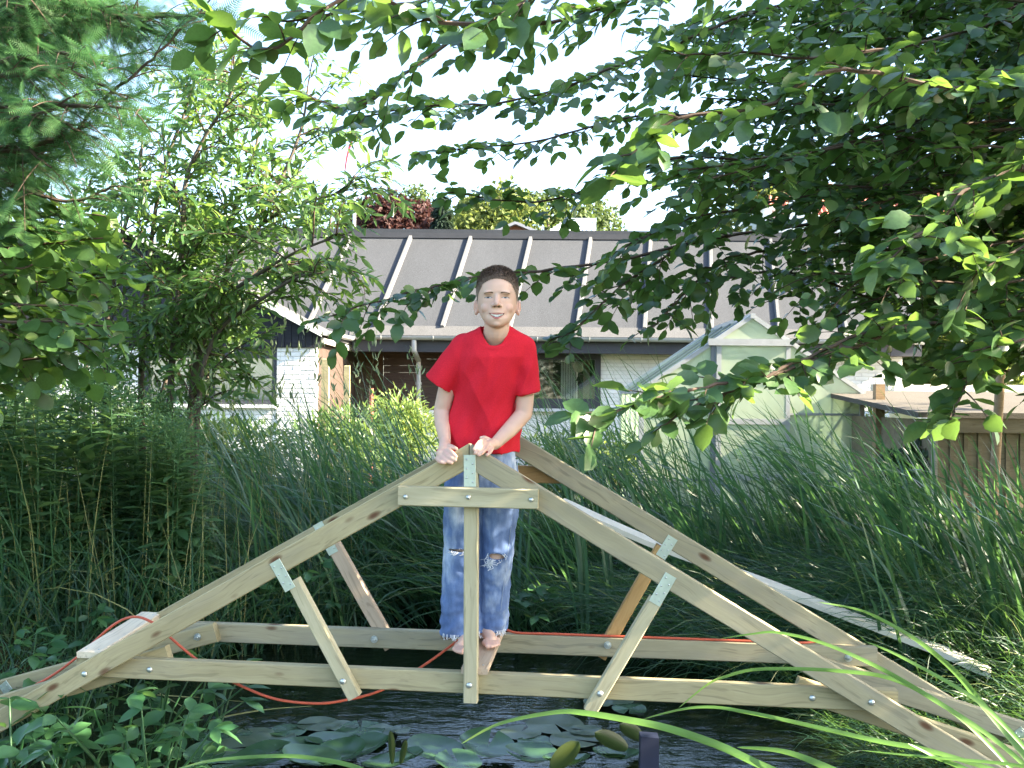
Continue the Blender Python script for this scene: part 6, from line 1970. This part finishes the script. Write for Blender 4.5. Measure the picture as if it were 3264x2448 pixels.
# ---- jeans
je = MB()
loft(je, [(A(1466, 2018, 3.435), .0715, .074), (A(1467, 1990, 3.435), .070, .073), (A(1468, 1880, 3.425), .0655, .072), (A(1470, 1770, 3.415), .0635, .074), (A(1473, 1620, 3.435), .0670, .084), (A(1482, 1520, 3.45), .070, .090), (A(1490, 1440, 3.46), .070, .088)], 28)
loft(je, [(A(1570, 2006, 3.505), .0560, .070), (A(1572, 1985, 3.505), .0550, .069), (A(1578, 1880, 3.475), .0540, .068), (A(1585, 1770, 3.435), .0560, .070), (A(1594, 1620, 3.445), .0660, .083), (A(1590, 1520, 3.46), .072, .090), (A(1575, 1440, 3.465), .074, .088)], 28)
loft(je, [(A(1533, 1560, 3.455), .105, .085), (A(1533, 1500, 3.458), .128, .096), (A(1531, 1430, 3.462), .125, .098), (A(1530, 1405, 3.462), .115, .09)], 32)
jme = remeshed(je, .0055, 4, 'jeans')
W = get_co(jme); N = get_no(jme)
f = np.zeros(len(W))
for i, p in enumerate(W):
    a1 = mnoise.noise(Vector((p[0]*16, p[1]*16, p[2]*17+1.7))); a2 = mnoise.noise(Vector((p[0]*34+5, p[1]*34, p[2]*42)))
    hemw = math.exp(-((p[2]-(PZ+.075))/.05)**2)
    f[i] = a1*.0060+a2*.0030*(1+hemw)+.0022*math.sin(p[2]*150+a1*5)*hemw
W = W+N*f[:, None]; set_co(jme, W)
bm = bmesh.new(); bm.from_mesh(jme); bm.normal_update()
hz1, hz2 = A(1466, 2018, 3.435)[2], A(1570, 2006, 3.505)[2]
kc = A(1582, 1776, 3.36); kc2 = A(1462, 1756, 3.34)
kill = []
for fc in bm.faces:
    c = np.array(fc.calc_center_median()); n_ = fc.normal
    if n_[2] < -.55 and c[2] < max(hz1, hz2)+.022: kill.append(fc); continue
    if n_[1] < -.2 and ((c[0]-kc[0])/.030)**2+((c[2]-kc[2]+.12*(c[0]-kc[0]))/.0105)**2 < 1+.35*mnoise.noise(Vector(tuple(c*90))): kill.append(fc); continue
    if n_[1] < -.2 and ((c[0]-kc2[0])/.040)**2+((c[2]-kc2[2])/.0045)**2 < 1: kill.append(fc)
bmesh.ops.delete(bm, geom=kill, context='FACES')
for _ in range(8):
    new = {}
    for v in bm.verts:
        if not v.is_boundary: continue
        nb_ = [e.other_vert(v).co for e in v.link_edges if e.is_boundary]
        if len(nb_) == 2: new[v] = v.co*.4+(nb_[0]+nb_[1])*.3
    for v, c in new.items(): v.co = c
bm.to_mesh(jme); bm.free()
t = NT('blue_denim')
co = t.new('TexCoord').outputs['Object']
wv = t.noise(t.mapping(co, (900, 900, 260)), 1.0, 2); bl = t.noise(t.mapping(co, (9, 6, 4)), 1.0, 4, .6); st = t.noise(t.mapping(co, (60, 60, 9)), 1.0, 3)
c1_ = t.ramp(bl.outputs[0], [(.34, (.080, .130, .27)), (.50, (.145, .215, .39)), (.62, (.38, .46, .60)), (.74, (.66, .70, .76))])
c2_ = t.mix(.45, c1_.outputs[0], t.ramp(st.outputs[0], [(.3, .65), (.7, 1.35)]).outputs[0], 'MULTIPLY')
c3_ = t.mix(.4, c2_.outputs[0], t.ramp(wv.outputs[0], [(.3, .7), (.7, 1.3)]).outputs[0], 'MULTIPLY')
M_DENIM = t.done(t.bsdf(c3_.outputs[0], .9, .12, 0, t.bump(wv.outputs[0], .2, .001).outputs[0]))
jme.materials.clear(); jme.materials.append(M_DENIM)
jme.polygons.foreach_set('use_smooth', np.ones(len(jme.polygons), bool))
jv = BVHTree.FromPolygons([tuple(v) for v in get_co(jme)], [tuple(p.vertices) for p in jme.polygons])
jeans = boy_part('jeans', jme)
so = jeans.modifiers.new('s', 'SOLIDIFY'); so.thickness = .003; so.offset = -1
def jsurf(x, z, off=.0015):
    r_ = jv.ray_cast(Vector((x, 3.0, z)), Vector((0, 1, 0)), 1.0)
    return (np.array(r_[0])+np.array([0, -off, 0])) if r_[0] is not None else None
M_FRAY = plain('white_thread', (.74, .76, .80), .9, .1)
fr_ = MB()
for i in range(46):
    c, w_ = (kc, .032) if i < 30 else (kc2, .040)
    x = c[0]+rng.uniform(-w_, w_); z0 = c[2]+rng.choice([-1, 1])*rng.uniform(.004, .012)*(1 if i < 30 else .5)
    ln = rng.uniform(.008, .022) if i < 30 else rng.uniform(.004, .012)
    if i < 30 and x < c[0]-.008: ln *= 1.9
    pts_ = []
    for k in range(5):
        p = jsurf(x+rng.normal()*.0022*k+(-.003*k if x < c[0] else .002*k), z0-ln*k/4, .003+.001*k)
        if p is not None: pts_.append(p)
        elif pts_: pts_.append(pts_[-1]+np.array([0, -.0003, -ln/4]))
    if len(pts_) >= 3: fr_.tube(pts_, .0011, 4, False)
for s_, (hx, hz_, hd) in ((0, (A(1466, 2018, 3.36), hz1, .066)), (1, (A(1570, 2006, 3.44), hz2, .05))):
    for i in range(34):
        x = hx[0]+rng.uniform(-hd, hd); p = jsurf(x, hz_+.012)
        if p is None: continue
        fr_.tube([p, p+np.array([rng.normal()*.002, -.001, -.010]), p+np.array([rng.normal()*.005, -.001, -.010-rng.uniform(.002, .014)])], .0008, 4, False)
boy_part('frayed_threads', fr_.mesh('frayed_threads', M_FRAY))['kind'] = 'stuff'
# patch of scuffed, almost white denim under each knee
def scuff(cx, cz, w, h, seed):
    Vp, n = [], 11
    for i in range(n):
        for j in range(n):
            a, b_ = i/(n-1)*2-1, j/(n-1)*2-1
            rr_ = .75+.25*mnoise.noise(Vector((a*2+seed, b_*2, 0)))
            p = jsurf(cx+a*w*rr_*math.sqrt(1-.5*b_*b_), cz+b_*h*rr_*math.sqrt(1-.5*a*a), .0012)
            if p is None: return
            Vp.append(p)
    q = np.array([(i*n+j, (i+1)*n+j, (i+1)*n+j+1, i*n+j+1) for i in range(n-1) for j in range(n-1)])
    boy_part('scuffed_patch', mk_mesh('scuffed_patch', Vp, q, M_FRAYP, True))
t = NT('scuffed_denim')
co = t.new('TexCoord').outputs['Object']
st = t.noise(t.mapping(co, (150, 150, 22)), 1.0, 3)
M_FRAYP = t.done(t.bsdf(t.ramp(st.outputs[0], [(.35, (.40, .48, .62)), (.6, (.72, .75, .79))]).outputs[0], .9, .1))
pc = A(1558, 1800, 3.37); scuff(pc[0], pc[2], .012, .020, 1)
# pocket seam and side seam stitched line
sm = MB()
for pts_ in ([(1648, 1470), (1650, 1510), (1657, 1545)],):
    q_ = [A(x_, y_, 3.395) for x_, y_ in pts_]; sm.tube(q_, .002, 4, False)
ln = [jsurf(A(x_, y_, 3.4)[0], A(x_, y_, 3.4)[2], .001) for x_, y_ in ((1632, 1640), (1626, 1700), (1618, 1770), (1606, 1860), (1596, 1950))]
ln = [p for p in ln if p is not None]
if len(ln) > 2: sm.tube(ln, .0012, 4, False)
boy_part('seam', sm.mesh('seam', plain('pale_seam', (.26, .33, .46), .9), True))
